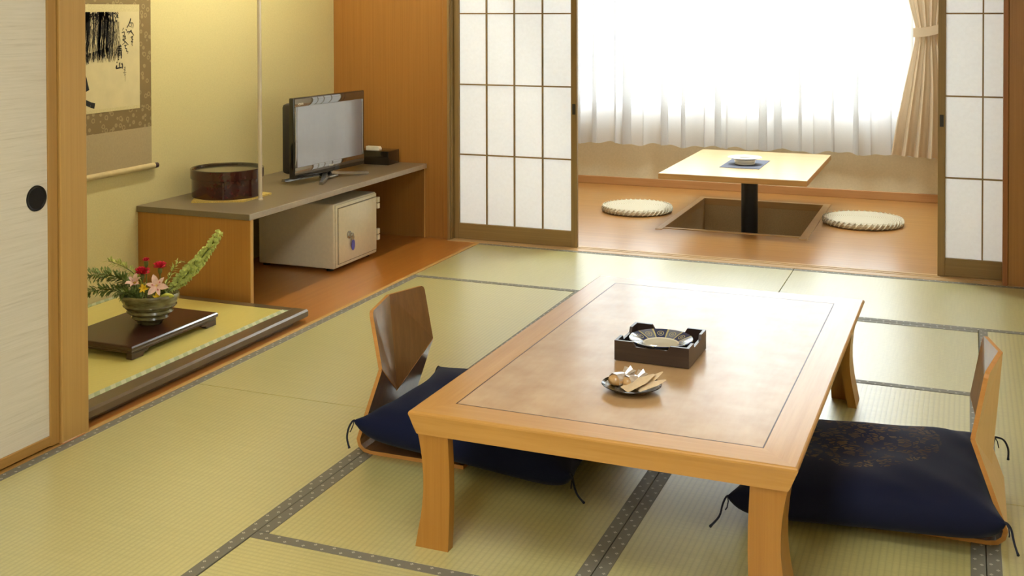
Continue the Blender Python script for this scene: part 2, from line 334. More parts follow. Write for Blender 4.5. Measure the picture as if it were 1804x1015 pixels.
# ------------------------------------------------------------------ mesh helpers
class MB:
    def __init__(s): s.bm = bmesh.new()
    def box(s, x0, x1, y0, y1, z0, z1, bev=0, seg=2):
        ret = bmesh.ops.create_cube(s.bm, size=1); vs = ret['verts']
        for v in vs:
            v.co = Vector(((x0+x1)/2+v.co.x*(x1-x0), (y0+y1)/2+v.co.y*(y1-y0), (z0+z1)/2+v.co.z*(z1-z0)))
        if bev:
            es = list({e for v in vs for e in v.link_edges})
            bmesh.ops.bevel(s.bm, geom=es, offset=bev, segments=seg, affect='EDGES', profile=.5)
        return s
    def quad(s, *p):
        s.bm.faces.new([s.bm.verts.new(q) for q in p]); return s
    def loops(s, rings, cap=True, closed=True, flip=False):
        vr = [[s.bm.verts.new(p) for p in r] for r in rings]; n = len(vr[0])
        for a, b in zip(vr, vr[1:]):
            for i in range(n if closed else n-1):
                j = (i+1) % n; f = [a[i], a[j], b[j], b[i]]
                try: s.bm.faces.new(f[::-1] if flip else f)
                except ValueError: pass
        if cap:
            for r, rev in ((vr[0], True), (vr[-1], False)):
                try: s.bm.faces.new(r[::-1] if rev else r)
                except ValueError: pass
        return s
    def lathe(s, prof, seg=40, c=(0, 0, 0), sx=1, sy=1, cap=True):
        return s.loops([[(c[0]+r*sx*math.cos(2*PI*i/seg), c[1]+r*sy*math.sin(2*PI*i/seg), c[2]+z) for i in range(seg)] for r, z in prof], cap)
    def prism(s, poly, axis, a, b):
        def P(u, v, t): return {'x': (t, u, v), 'y': (u, t, v), 'z': (u, v, t)}[axis]
        return s.loops([[P(u, v, a) for u, v in poly], [P(u, v, b) for u, v in poly]])
    def tube(s, pts, r, seg=8):
        pts = [Vector(p) for p in pts]; rs = r if isinstance(r, (list, tuple)) else [r]*len(pts)
        rings = []; prev = None
        for i, p in enumerate(pts):
            t = (pts[min(i+1, len(pts)-1)]-pts[max(i-1, 0)]).normalized()
            a = prev if prev else (Vector((0, 0, 1)) if abs(t.z) < .9 else Vector((1, 0, 0)))
            u = (a-t*a.dot(t)).normalized(); prev = u; v = t.cross(u)
            rings.append([p+(u*math.cos(2*PI*k/seg)+v*math.sin(2*PI*k/seg))*rs[i] for k in range(seg)])
        return s.loops(rings)
    def grid(s, f, nu, nv, flip=False):
        vs = [[s.bm.verts.new(f(i/nu, j/nv)) for j in range(nv+1)] for i in range(nu+1)]
        for i in range(nu):
            for j in range(nv):
                q = [vs[i][j], vs[i+1][j], vs[i+1][j+1], vs[i][j+1]]
                s.bm.faces.new(q[::-1] if flip else q)
        return s
    def mesh(s, name, mats, smooth=None):
        bmesh.ops.recalc_face_normals(s.bm, faces=s.bm.faces)
        me = bpy.data.meshes.new(name)
        if smooth is not None:
            for f in s.bm.faces: f.smooth = True
            for e in s.bm.edges:
                if len(e.link_faces) == 2 and e.calc_face_angle(0) > math.radians(smooth): e.smooth = False
        s.bm.to_mesh(me); s.bm.free()
        for m in (mats if isinstance(mats, (list, tuple)) else [mats]): me.materials.append(M[m] if isinstance(m, str) else m)
        return me
    def build(s, name, mats, parent=None, smooth=None, loc=None):
        return link(name, s.mesh(name, mats, smooth), parent, loc)
def link(name, me, parent=None, loc=None, rotz=0):
    o = bpy.data.objects.new(name, me); C.objects.link(o)
    if parent: o.parent = parent
    if loc: o.location = loc
    if rotz: o.rotation_euler.z = rotz
    return o
def tag(o, label, cat, group=None):
    o['label'] = label; o['category'] = cat
    if group: o['group'] = group
    return o
def thing(name, label, cat, loc=(0, 0, 0), rotz=0, group=None):
    o = bpy.data.objects.new(name, None); C.objects.link(o); o.location = loc; o.rotation_euler.z = rotz; o.empty_display_size = .05
    return tag(o, label, cat, group)
def struct(o, label):
    o['kind'] = 'structure'; o['label'] = label; return o
def sthing(name, label, loc=(0, 0, 0)):
    o = bpy.data.objects.new(name, None); C.objects.link(o); o.location = loc; return struct(o, label)

# ------------------------------------------------------------------ floor: mats of the room
XS = [-2.50, -1.634, -.794, .047, .90]
Y_WOOD = 5.79
fl = struct(MB().box(-2.50, .93, -1.2, 5.75, -.09, -.05).build('floor', 'subfloor'), 'tatami floor of the room')
def mat(x0, x1, y0, y1):
    g = .0012; w_, d_ = x1-x0-2*g, y1-y0-2*g
    ln, wd = max(w_, d_), min(w_, d_)
    b = MB().box(-ln/2, ln/2, -wd/2, wd/2, -.05, 0, .0015, 1)
    o = b.build('tatami_mat', 'tatami', fl, loc=((x0+x1)/2, (y0+y1)/2, 0))
    if d_ > w_: o.rotation_euler.z = PI/2
    for s_ in (-1, 1):
        MB().box(-ln/2, ln/2, -.0165, .0165, -.006, .0012, .0008, 1).build('edge_band', 'band', o, loc=(0, s_*(wd/2-.0163), 0))
    return o
for a in [(XS[0], XS[2], 4.918, 5.75), (XS[2], XS[4]+.02, 4.918, 5.75),
          (XS[0], XS[1], 3.232, 4.918), (XS[0], XS[1], 1.545, 3.232), (XS[0], XS[1], -.14, 1.545),
          (XS[1], XS[3], 4.078, 4.918), (XS[1], XS[2], 2.368, 4.078), (XS[2], XS[3], 2.368, 4.078),
          (XS[1], XS[3], 1.53, 2.368), (XS[1], XS[3], .69, 1.53), (XS[3], XS[4]+.02, 3.222, 4.918), (XS[3], XS[4]+.02, 1.53, 3.222),
          (XS[3], XS[4]+.02, -.16, 1.53), (XS[1], XS[3], -.15, .69), (XS[0], XS[2], -1.0, -.15), (XS[2], XS[4]+.02, -1.0, -.16)]:
    mat(*a)

struct(MB().box(-3.45, -2.522, 2.60, 5.80, -.09, -.001).build('floor.001', 'floor_y'), 'glossy orange-brown board floor of the alcove')
# veranda floor with the leg pit
PX0, PX1, PY0, PY1 = -1.66, -.868, 6.56, 7.66
b = MB()
for q in [(-3.4, PX0, 5.87, 8.10), (PX1, .95, 5.87, 8.10), (PX0, PX1, 5.87, PY0), (PX0, PX1, PY1, 8.10)]:
    b.box(q[0], q[1], q[2], q[3], -.09, 0)
bmesh.ops.remove_doubles(b.bm, verts=b.bm.verts, dist=.0001)
vf = struct(b.build('floor.002', 'floor_x'), 'glossy brown board floor of the window veranda with a leg pit')
pit = MB()
pit.box(PX0-.01, PX0+.003, PY0, PY1, -.5, -.03).box(PX1-.003, PX1+.01, PY0, PY1, -.5, -.03).box(PX0, PX1, PY0-.01, PY0+.003, -.5, -.03).box(PX0, PX1, PY1-.003, PY1+.01, -.5, -.03).box(PX0, PX1, PY0, PY1, -.51, -.5)
pit.build('pit_lining', 'pit', vf)
for nm, q in (('pit_frame', (PX0-.035, PX0+.004, PY0-.075, PY1+.05)), ('pit_frame', (PX1-.004, PX1+.042, PY0-.075, PY1+.05)), ('pit_frame', (PX0, PX1, PY0-.03, PY0)), ('pit_frame', (PX0, PX1, PY1-.004, PY1+.04))):
    MB().box(q[0], q[1], q[2], q[3], -.04, .004, .0015, 1).build(nm, 'sill', vf)

# sill with two grooves
sl = struct(MB().box(-2.70, .93, 5.752, 5.875, -.06, -.006).build('trim_1', 'sill'), 'wooden door sill between tatami and veranda')
for y0, y1 in ((5.752, 5.806), (5.816, 5.838), (5.848, 5.875)):
    MB().box(-2.70, .93, y0, y1, -.006, .002, .001, 1).build('sill_strip', 'sill', sl)

# ------------------------------------------------------------------ walls, ceiling
CH = 2.42
struct(MB().box(-3.52, -3.445, 2.5, 5.9, -.05, CH).build('wall_alcove', 'alcove_wall'), 'straw-yellow papered wall of the alcove behind scroll and television')
struct(MB().box(-3.445, -2.735, Y_WOOD, 5.87, -.05, CH).build('wall_panel', 'panel'), 'brown veneer wall panel closing the alcove beside the paper screens')
struct(MB().box(-3.445, -2.60, 2.50, 2.60, -.05, CH).build('wall_partition', 'alcove_wall'), 'side wall of the alcove behind the wooden post')
struct(MB().box(-2.64, -2.545, 2.755, 5.79, 1.95, CH).build('wall_lintel', 'cream'), 'lintel wall above the alcove opening')
struct(MB().box(-2.66, -2.575, -1.2, 2.63, -.05, CH).build('wall_left', 'cream'), 'left wall behind the sliding door')
RY0, RY1, RZ0, RZ1 = 3.0, 4.8, .80, 1.75  # opening for the added side window
b = MB().box(.93, 1.02, -1.2, RY0, -.05, CH).box(.93, 1.02, RY1, 8.2, -.05, CH).box(.93, 1.02, RY0, RY1, -.05, RZ0).box(.93, 1.02, RY0, RY1, RZ1, CH)
struct(b.build('wall_right', 'cream'), 'right wall of the room')
struct(MB().box(-2.66, 1.02, -1.3, -1.2, -.05, CH).build('wall_front', 'cream'), 'wall behind the camera')
struct(MB().box(-2.735, 1.0, 5.80, 5.86, 1.80, CH).build('wall_back', 'cream'), 'wall above the paper screens')
struct(MB().box(.27, .93, 5.755, 5.815, -.02, 1.80).build('wall_back.001', 'jamb_red'), 'brown wood wall right of the paper screens')
struct(MB().box(-3.55, 1.02, -1.3, 8.25, CH, CH+.06).build('ceiling', 'ceiling'), 'boarded ceiling')
WX0, WX1, WZ0, WZ1 = -3.08, -.36, .545, 2.30
b = MB().box(-3.4, 1.0, 8.05, 8.2, -.05, WZ0).box(-3.4, 1.0, 8.05, 8.2, WZ1, CH).box(-3.4, WX0, 8.05, 8.2, WZ0, WZ1).box(WX1, 1.0, 8.05, 8.2, WZ0, WZ1)
struct(b.build('wall_veranda', 'plaster'), 'beige plaster wall under the veranda window')
struct(MB().box(-3.5, -3.4, 5.87, 8.2, -.05, CH).build('wall_veranda_left', 'plaster'), 'left end wall of the veranda')
struct(MB().box(-3.4, .93, 8.028, 8.05, 0, .055, .002, 1).build('baseboard_veranda', 'base_wood'), 'wooden baseboard along the veranda wall')
# posts, jambs, lintel
p = sthing('trim_2', 'square wooden alcove post between sliding door and alcove', (-2.57, 2.688, 0))
MB().box(-.065, .067, -.055, .055, 0, CH, .004, 2).build('post_shaft', 'post', p)
p = sthing('trim_3', 'wooden jamb at the left end of the paper screens', (-2.7, 5.78, 0))
MB().box(-.035, .0, -.005, .06, 0, 1.80, .002, 1).build('jamb_face', 'panel', p)
MB().box(.0, .012, -.02, .03, 0, 1.80, .002, 1).build('jamb_bead', 'frame_wood', p)
MB().box(.012, .018, .0, .03, 0, 1.80, .001, 1).build('jamb_bead', 'frame_wood', p)
p = sthing('trim_4', 'reddish brown wooden post right of the half-hidden paper screen', (.2, 5.78, 0))
MB().box(-.042, -.02, -.03, .035, 0, 1.80, .002, 1).build('jamb_bead', 'jamb_red', p)
MB().box(-.02, .07, -.022, .035, 0, CH, .003, 1).build('post_shaft', 'panel', p)
struct(MB().box(-2.735, .93, 5.755, 5.875, 1.752, 1.80, .002, 1).build('trim_5', 'frame_wood_x'), 'head rail above the paper screens')

# ------------------------------------------------------------------ window
wn = sthing('window_1', 'wide veranda window with grey frame behind the sheer curtains', (0, 8.1, 0))
def bar(x0, x1, z0, z1, y0=-.03, y1=.03, nm='window_frame'):
    return MB().box(x0, x1, y0, y1, z0, z1, .003, 1).build(nm, 'alu', wn)
bar(WX0, WX1, WZ0, WZ0+.05); bar(WX0, WX1, WZ1-.05, WZ1); bar(WX0, WX0+.045, WZ0, WZ1); bar(WX1-.045, WX1, WZ0, WZ1)
mull = [-2.40, -1.715, -1.03]
for x in mull: bar(x-.03, x+.03, WZ0+.05, WZ1-.05, nm='mullion')
xs = [WX0+.045]+[c for x in mull for c in (x-.03, x+.03)]+[WX1-.045]
for i in range(0, 8, 2):
    bar(xs[i], xs[i+1], .930, .950, -.012, .012, 'glazing_bar')
    for z0, z1 in ((WZ0+.05, .930), (.950, WZ1-.05)):
        MB().box(xs[i], xs[i+1], -.003, .003, z0, z1).build('pane', 'glass', wn)
MB().box(WX0-.03, WX1+.03, -.072, -.03, WZ0-.022, WZ0, .003, 1).build('window_sill', 'base_wood', wn)

w2 = sthing('added_window', 'invented paper-screened side window in the right wall', (.95, (RY0+RY1)/2, RZ0))  # unseen window, added to light safe door and chair back from the right
wy, wz_ = (RY1-RY0)/2, RZ1-RZ0
for y0, y1 in ((-wy, -wy+.04), (-.03, .03), (wy-.04, wy)): MB().box(-.015, .015, y0, y1, 0, wz_).build('stile', 'frame_wood', w2)
for z0, z1 in ((0, .04), (wz_-.04, wz_)): MB().box(-.014, .014, -wy, wy, z0, z1).build('rail', 'frame_wood', w2)
for i in range(1, 8):
    if i != 4: MB().box(-.008, .002, -wy+i*wy/4-.004, -wy+i*wy/4+.004, .04, wz_-.04).build('muntin', 'frame_wood', w2)
for i in range(1, 3): MB().box(-.008, .002, -wy+.04, wy-.04, i*wz_/3-.004, i*wz_/3+.004).build('muntin', 'frame_wood', w2)
MB().box(.003, .004, -wy, wy, 0, wz_).build('paper_pane', 'added_window_paper', w2)
pd2 = bpy.data.lights.new('added_window_portal', 'AREA'); pd2.shape = 'RECTANGLE'; pd2.size = RY1-RY0; pd2.size_y = RZ1-RZ0; pd2.cycles.is_portal = True
po2 = bpy.data.objects.new('added_window_portal', pd2); C.objects.link(po2); po2.location = (1.03, (RY0+RY1)/2, (RZ0+RZ1)/2); po2.rotation_euler = (PI/2, 0, PI/2)

# ------------------------------------------------------------------ sliding doors
def shoji(name, label, x0, y, cols, rail_x):
    W_, Hh = .733, 1.752
    o = sthing(name, label, (x0, y, 0))
    st = .034; t = .012
    for a, c in ((0, st), (W_-st, W_)): MB().box(a, c, -t, t, .002, Hh, .0015, 1).build('stile', 'frame_wood', o)
    MB().box(st, W_-st, -t, t, .004, .090, .0015, 1).build('rail', 'frame_wood_x', o)
    MB().box(st, W_-st, -t, t, Hh-.04, Hh, .0015, 1).build('rail', 'frame_wood_x', o)
    iw = W_-2*st; cw = iw/4; zs = [.090, .478, .872, 1.270, Hh-.04]
    for i in range(1, 4): MB().box(st+i*cw-.0035, st+i*cw+.0035, -.008, .004, .090, Hh-.04).build('muntin', 'frame_wood', o)
    for z in zs[1:4]: MB().box(st, W_-st, -.0085, .0035, z-.0035, z+.0035).build('muntin', 'frame_wood_x', o)
    for i in range(4):
        for k in range(4):
            MB().box(st+i*cw, st+(i+1)*cw, .0042, .0048, zs[k], zs[k+1]).build('paper_pane', 'shoji_paper', o)
    hx = W_-st/2 if rail_x > 0 else st/2
    MB().box(hx-.009, hx+.009, -t-.0015, -t+.002, .724, .782, .001, 1).build('finger_pull', 'black_matt', o)
    return o
shoji('door_2', 'paper screen door left of the veranda opening', -2.687, 5.828, 4, 1)
shoji('door_3', 'paper screen door right of the opening, partly slid behind the wall', -.129, 5.858, 4, -1)
d = sthing('door_1', 'off-white papered sliding door with round black pull', (-2.524, 1.757, 0))
MB().box(-.012, .006, -.84, .84, .03, 1.745).build('door_paper', 'fusuma_paper', d)
for y0, y1 in ((.838, .874), (-.874, -.838)): MB().box(-.018, .012, y0, y1, .004, 1.75, .002, 1).build('stile', 'fusuma_frame', d)
for z0, z1 in ((.006, .036), (1.72, 1.75)): MB().box(-.018, .011, -.838, .838, z0, z1, .002, 1).build('rail', 'fusuma_frame_y', d)
pull = MB().lathe([(.0, .0075), (.031, .0075), (.033, .0095), (.037, .010), (.038, .006), (.038, .0)], 40, cap=True)
bmesh.ops.rotate(pull.bm, verts=pull.bm.verts, cent=(0, 0, 0), matrix=Matrix.Rotation(PI/2, 3, 'Y'))
pull.build('finger_pull', 'pull_black', d, 40, (.0, .795, .748))
struct(MB().box(-2.575, -2.501, -1.2, 2.632, -.05, .001, .001, 1).build('trim_6', 'fusuma_frame_y'), 'wooden sill under the sliding door')
struct(MB().box(-2.60, -2.503, -1.2, 2.62, 1.753, 1.80).build('trim_7', 'fusuma_frame_y'), 'head rail above the sliding door')
struct(MB().box(-2.575, -2.52, -1.2, .86, .0, 1.753).build('wall_left.001', 'cream'), 'left wall beside the sliding door')

# ------------------------------------------------------------------ lamps invented to light the rooms (above the frame)
def added_ceiling_lamp(label, loc, h, matn, power, col=(.97, 1, .97, 1)):
    lp = thing('added_ceiling_lamp', label, 'lamp', loc)
    b = MB(); t = .03
    for q in ((-h, h, -h, -h+t), (-h, h, h-t, h), (-h, -h+t, -h+t, h-t), (h-t, h, -h+t, h-t)): b.box(q[0], q[1], q[2], q[3], -.10, 0)
    b.build('added_lamp_frame', matn, lp)
    MB().box(-h+t, h-t, -h+t, h-t, -.09, -.08).build('diffuser', emit('added_lamp_diffuser', col, power), lp)
added_ceiling_lamp('invented large square ceiling lamp above the low table', (-.85, 1.75, CH), .46, 'oak_x', ROOM_FILL)  # unseen lamp, invented for the overhead light of the room
added_ceiling_lamp('invented square ceiling lamp near the room entrance, for fill light', (-.8, -.45, CH), .40, 'oak_x', ENTRY_FILL)  # unseen lamp, invented to fill the surfaces that face the camera
added_ceiling_lamp('invented small square ceiling lamp brightening the veranda', (-1.25, 6.95, CH), .33, 'oak_x', VERANDA_FILL, (.88, .98, 1, 1))  # unseen lamp, invented to brighten the veranda and the screens from behind
al = thing('added_alcove_lamp', 'invented slim fluorescent lamp behind the alcove lintel', 'lamp', (-2.75, 4.5, 2.2))  # unseen tube, invented for the brightness high on the alcove wall
MB().box(-.05, .05, -.6, .6, .03, .06).build('housing', 'white_metal', al)
MB().tube([(0, -.57, 0), (0, .57, 0)], .022, 12).build('tube', emit('added_alcove_tube', (1, .98, .85, 1), ALCOVE_FILL), al, 60)

# ------------------------------------------------------------------ alcove platform
struct(MB().box(-2.522, -2.5015, 2.745, 5.75, -.05, .0015, .001, 1).build('trim_8', 'post'), 'pale wooden strip between alcove boards and tatami')
pf = thing('alcove_platform', 'low alcove platform of yellow matting framed in brown lacquer', 'platform', (-3.0, 3.3, 0))
def rel(b, o): bmesh.ops.translate(b.bm, verts=b.bm.verts, vec=-Vector(o.location)); return b
ZT = .05
rel(MB().box(-3.44, -2.565, 2.61, 3.98, 0, .022), pf).build('plinth', 'dark_frame', pf)
rel(MB().prism([(-2.604, .018), (-2.543, .018), (-2.537, .023), (-2.537, .043), (-2.545, ZT), (-2.604, ZT)], 'y', 2.61, 4.05), pf).build('front_rail', 'dark_frame', pf)
rel(MB().box(-3.44, -2.604, 4.004, 4.05, .018, ZT, .003, 2), pf).build('end_rail', 'dark_frame', pf)
am = rel(MB().box(-3.44, -2.604, 2.61, 4.004, .018, ZT-.001), pf).build('matting', 'alcove_rush', pf)
rel(MB().box(-2.634, -2.604, 2.61, 4.004, ZT-.002, ZT+.0008), pf).build('edge_band', 'alcove_band', am)
rel(MB().box(-3.44, -3.412, 2.61, 4.004, ZT-.002, ZT+.0008), pf).build('edge_band', 'alcove_band', am)

# ------------------------------------------------------------------ television shelf
SY0, SX1, SZ = 4.075, -2.84, .42
sh = thing('television_shelf', 'long low taupe-topped shelf on wooden side panels in the alcove', 'shelf', (-3.14, 4.93, 0))
rel(MB().box(-3.443, SX1-.004, SY0, Y_WOOD-.002, SZ-.026, SZ, .0015, 1), sh).build('shelf_top', 'shelf', sh)
rel(MB().box(SX1-.004, SX1, SY0, Y_WOOD-.002, SZ-.026, SZ, .001, 1), sh).build('edge_strip', 'shelf_edge', sh)
rel(MB().box(-3.443, SX1-.008, SY0+.012, SY0+.032, 0, SZ-.026), sh).build('side_panel', 'panel_y', sh)
rel(MB().box(SX1-.008, SX1-.005, SY0+.012, SY0+.032, 0, SZ-.026), sh).build('panel_edge', 'panel_edge', sh)
rel(MB().box(-3.443, SX1-.012, Y_WOOD-.014, Y_WOOD-.002, 0, SZ-.026), sh).build('side_panel', 'panel', sh)
rel(MB().box(SX1-.012, SX1-.010, Y_WOOD-.014, Y_WOOD-.002, 0, SZ-.026), sh).build('panel_edge', 'panel_edge', sh)
po_ = thing('alcove_pole', 'thin pale metal pole rising from the shelf in front of the round box', 'pole', (-3.018, 4.413, SZ))
MB().tube([(0, 0, 0), (0, 0, CH-SZ-.002)], .0095, 16).build('shaft', 'white_metal', po_, 60)
MB().lathe([(.0125, 0), (.0125, .006), (.0098, .010)], 20).build('foot_collar', 'white_metal', po_, 30)

# ------------------------------------------------------------------ television
tv = thing('television', 'flat black television with grey screen standing on the shelf', 'television', (-3.06, 5.11, SZ), math.radians(-4))
hw = .316; zb, zt = .035, .437        # local: x = screen normal, y = width
MB().box(-.03, .0, -hw, hw, zb, zt, .006, 3).build('cabinet', 'black', tv, 30)
MB().box(-.085, -.03, -hw+.01, hw-.01, zb+.02, zt-.03, .02, 2).build('rear_housing', 'black_matt', tv, 30)
MB().box(.0, .004, -hw+.006, hw-.010, zt-.045, zt-.005, .0015, 2).build('top_bezel', 'bezel', tv, 30)
MB().box(.0, .004, -hw+.006, hw-.010, zb+.020, zb+.056, .0015, 2).build('bottom_bezel', 'bezel', tv, 30)
MB().box(.0, .004, -hw+.006, -hw+.026, zb+.056, zt-.045, .0015, 2).build('side_bezel', 'bezel', tv, 30)
MB().box(.0, .004, hw-.030, hw-.010, zb+.056, zt-.045, .0015, 2).build('side_bezel', 'bezel', tv, 30)
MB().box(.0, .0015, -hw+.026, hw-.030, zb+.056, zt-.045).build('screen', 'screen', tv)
def lettering(txt, size, loc, parent, mat_):
    cu = bpy.data.curves.new('lettering', 'FONT'); cu.body = txt; cu.size = size; cu.extrude = .0003
    t = bpy.data.objects.new('lettering_source', cu); C.objects.link(t); bpy.context.view_layer.update()
    me = bpy.data.meshes.new_from_object(t); bpy.data.objects.remove(t); bpy.data.curves.remove(cu)
    me.transform(Matrix(((0, 0, 1, 0), (1, 0, 0, 0), (0, 1, 0, 0), (0, 0, 0, 1)))); me.materials.clear(); me.materials.append(M[mat_])
    return link('lettering', me, parent, loc)
lettering('AQUOS', .013, (.0042, -hw+.03, zt-.036), tv, 'tissue')
lettering('SHARP', .013, (.0042, -.02, zb+.030), tv, 'tissue')
MB().box(-.06, -.02, -.05, .05, .015, zb+.03, .006, 2).build('neck', 'black', tv, 30)
def foot(sy, sx):
    pts = []
    for k in range(9):
        t = k/8; pts.append((-.03+sx*(.115*t**.8), sy*(.02+.19*t), .020*(1-t)**1.2+.006))
    b = MB(); rings = []
    for i, q in enumerate(pts):
        wd = .022-.009*i/8; rings.append([(q[0]-wd, q[1], q[2]-.006), (q[0]+wd, q[1], q[2]-.006), (q[0]+wd*.7, q[1], q[2]+.008), (q[0]-wd*.7, q[1], q[2]+.008)])
    return b.loops(rings)
for sy in (-1, 1):
    for sx in (-1, 1): foot(sy, sx).build('stand_foot', 'chrome', tv, 40)
MB().box(-.05, .02, -.04, .04, .004, .018, .005, 2).build('stand_hub', 'chrome', tv, 30)
tb = thing('tissue_box', 'black lacquer tissue box in the shelf corner by the wood wall', 'box', (-3.10, 5.70, SZ))
MB().box(-.12, .095, -.062, .068, 0, .078, .003, 2).build('case', 'lacquer_dark', tb, 30)
MB().prism([(-.066, .078), (.018, .078), (.020, .086), (.012, .098), (-.066, .098)], 'y', -.03, .0).build('tissue', 'tissue', tb)

# ------------------------------------------------------------------ round lacquer box on a straw mat
sm = MB()
sm.prism([(-.19, .03), (-.05, -.21), (.155, -.10), (.15, .13), (-.10, .17)], 'z', 0, .008)
tag(sm.build('straw_mat', 'straw', None, None, (-3.205, 4.43, SZ)), 'yellow straw mat under the round maroon box', 'mat')
rb = thing('round_box', 'round maroon lacquer box with black-rimmed lid on the shelf', 'box', (-3.215, 4.435, SZ+.0085))
R = .168
MB().lathe([(R-.008, 0), (R-.006, .004), (R-.006, .09), (R-.008, .092)], 64).build('body', 'lacquer_red', rb, 30)
MB().lathe([(R-.003, .084), (R, .086), (R, .126), (R-.002, .128)], 64, cap=False).build('lid_side', 'lacquer_red', rb, 30)
lid = MB().lathe([(R-.001, .122), (R+.0005, .128), (R-.003, .130), (R-.009, .126), (R-.012, .119), (0.001, .119)], 64, cap=False).build('lid_top', 'lacquer_dark', rb, 30)
sx_ = MB().box(R*.62, R*.62+.012, -.004, .004, .002, .082, .002, 1)
bmesh.ops.translate(sx_.bm, verts=sx_.bm.verts, vec=(R*.36, 0, 0)); bmesh.ops.rotate(sx_.bm, verts=sx_.bm.verts, cent=(0, 0, 0), matrix=Matrix.Rotation(-1.05, 3, 'Z'))
sx_.build('seam_strip', 'lacquer_red', rb)

# ------------------------------------------------------------------ safe
sf = thing('safe', 'cream enamelled steel safe with blue key tag under the shelf', 'safe', (-3.1, 5.06, 0))
rel(MB().box(-3.325, -2.886, 4.845, 5.272, .014, .336, .008, 3), sf).build('body', 'safe', sf, 40)
rel(MB().box(-2.886, -2.879, 4.852, 5.265, .020, .330, .004, 2), sf).build('front_rim', 'safe', sf, 40)
rel(MB().box(-2.880, -2.8778, 4.868, 5.258, .034, .314), sf).build('door_groove', 'safe_groove', sf)
dr = rel(MB().box(-2.8795, -2.8725, 4.872, 5.254, .038, .310, .002, 2), sf).build('door', 'safe', sf, 40)
def disc_x(prof, loc, mat_, nm, par, sm_=40):
    b = MB().lathe(prof, 28); bmesh.ops.rotate(b.bm, verts=b.bm.verts, cent=(0, 0, 0), matrix=Matrix.Rotation(PI/2, 3, 'Y'))
    bmesh.ops.translate(b.bm, verts=b.bm.verts, vec=Vector(loc)-Vector(sf.location)); return b.build(nm, mat_, par, sm_)
disc_x([(.019, 0), (.019, .006), (.016, .008), (.013, .010), (.012, .022), (.009, .025)], (-2.8725, 4.965, .166), 'chrome', 'lock_knob', dr)
disc_x([(.013, 0), (.013, .002)], (-2.860, 4.984, .150), 'chrome', 'key_ring', dr)
tg = MB().lathe([(.0, 0), (.0155, 0), (.0165, .0015), (.0155, .003), (.0, .003)], 28, sx=1.75)
bmesh.ops.rotate(tg.bm, verts=tg.bm.verts, cent=(0, 0, 0), matrix=Matrix.Rotation(PI/2, 3, 'Y'))
bmesh.ops.translate(tg.bm, verts=tg.bm.verts, vec=Vector((-2.864, 4.992, .112))-Vector(sf.location)); tg.build('key_tag', 'blue_tag', dr, 40)
rel(MB().box(-2.8726, -2.8722, 5.222, 5.240, .288, .298), sf).build('maker_plate', 'tissue', dr)
for z in (.113, .278):
    rel(MB().box(-2.884, -2.868, 5.262, 5.284, z-.030, z-.002, .002, 1).box(-2.884, -2.868, 5.262, 5.284, z+.002, z+.030, .002, 1), sf).build('hinge', 'safe', sf)
for x in (-3.30, -2.93):
    for y in (4.88, 5.24): rel(MB().lathe([(.018, 0), (.018, .016)], 16, (x, y, 0)), sf).build('foot', 'rubber', sf)

# ------------------------------------------------------------------ hanging scroll
sc = thing('hanging_scroll', 'hanging scroll with ink bamboo grove and calligraphy on the alcove wall', 'scroll', (-3.445, 3.86, .56))
def sy(b): return rel(b, sc)
sy(MB().box(-3.437, -3.435, 3.545, 4.172, .60, .768)).build('lower_silk', 'scroll_plain', sc)
sy(MB().box(-3.437, -3.435, 3.545, 4.172, .768, 1.56)).build('brocade_mount', 'brocade', sc)
sy(MB().box(-3.437, -3.435, 3.545, 4.172, 1.56, 1.80)).build('upper_silk', 'scroll_plain', sc)
pp = sy(MB().box(-3.4352, -3.4338, 3.62, 4.094, .857, 1.320)).build('painting_paper', 'scroll_paper', sc)
sy(MB().box(-3.4342, -3.4333, 3.62, 4.094, 1.288, 1.320)).build('silk_strip', 'scroll_strip', sc)
sy(MB().box(-3.4342, -3.4333, 3.62, 4.094, .857, .872)).build('silk_strip', 'scroll_strip', sc)
sy(MB().tube([(-3.430, 3.535, .588), (-3.430, 4.180, .588)], .0135, 16)).build('roller', 'ivory', sc, 60)
for y0, y1 in ((3.515, 3.536), (4.179, 4.203)): sy(MB().tube([(-3.430, y0, .588), (-3.430, y1, .588)], .0125, 16)).build('roller_knob', 'rosewood', sc, 60)
sy(MB().box(-3.443, -3.432, 3.54, 4.178, 1.795, 1.81)).build('top_rod', 'rosewood', sc)
sy(MB().tube([(-3.436, 3.70, 1.81), (-3.44, 3.86, 1.90), (-3.436, 4.02, 1.81)], .0015, 6)).build('cord', 'cord', sc)
def ribbon(b, pts, w0, w1, x):
    n = len(pts)
    for i in range(n-1):
        (ya, za), (yb, zb_) = pts[i], pts[i+1]; dy, dz = yb-ya, zb_-za; l = math.hypot(dy, dz) or 1e-6
        wa = (w0+(w1-w0)*i/(n-1))/2; wb = (w0+(w1-w0)*(i+1)/(n-1))/2; ny, nz = -dz/l, dy/l
        b.quad((x, ya-ny*wa, za-nz*wa), (x, ya+ny*wa, za+nz*wa), (x, yb+ny*wb, zb_+nz*wb), (x, yb-ny*wb, zb_-nz*wb))
rnd = random.Random(3)
g = MB(); x_ = -3.4331
def edge_r(z): return 3.965+.012*math.sin(z*60)-(.10 if z > 1.27 else 0)*0
for _ in range(900):      # grey wash of leaves and far stems
    y = rnd.uniform(3.63, 3.965); z = rnd.uniform(1.09, 1.283)
    if y > 3.88 and z > 1.255: continue
    if y > 3.90+(1.25-z)*.6 and z > 1.13: pass
    a = rnd.uniform(-.35, .5)+PI/2; l = rnd.uniform(.012, .04)
    zz = max(1.07, z-l*math.sin(a)); ribbon(g, [(y, z), (y-l*math.cos(a), zz)], rnd.uniform(.0012, .003), .0006, x_)
sy(g).build('ink_wash', 'ink_grey', sc)
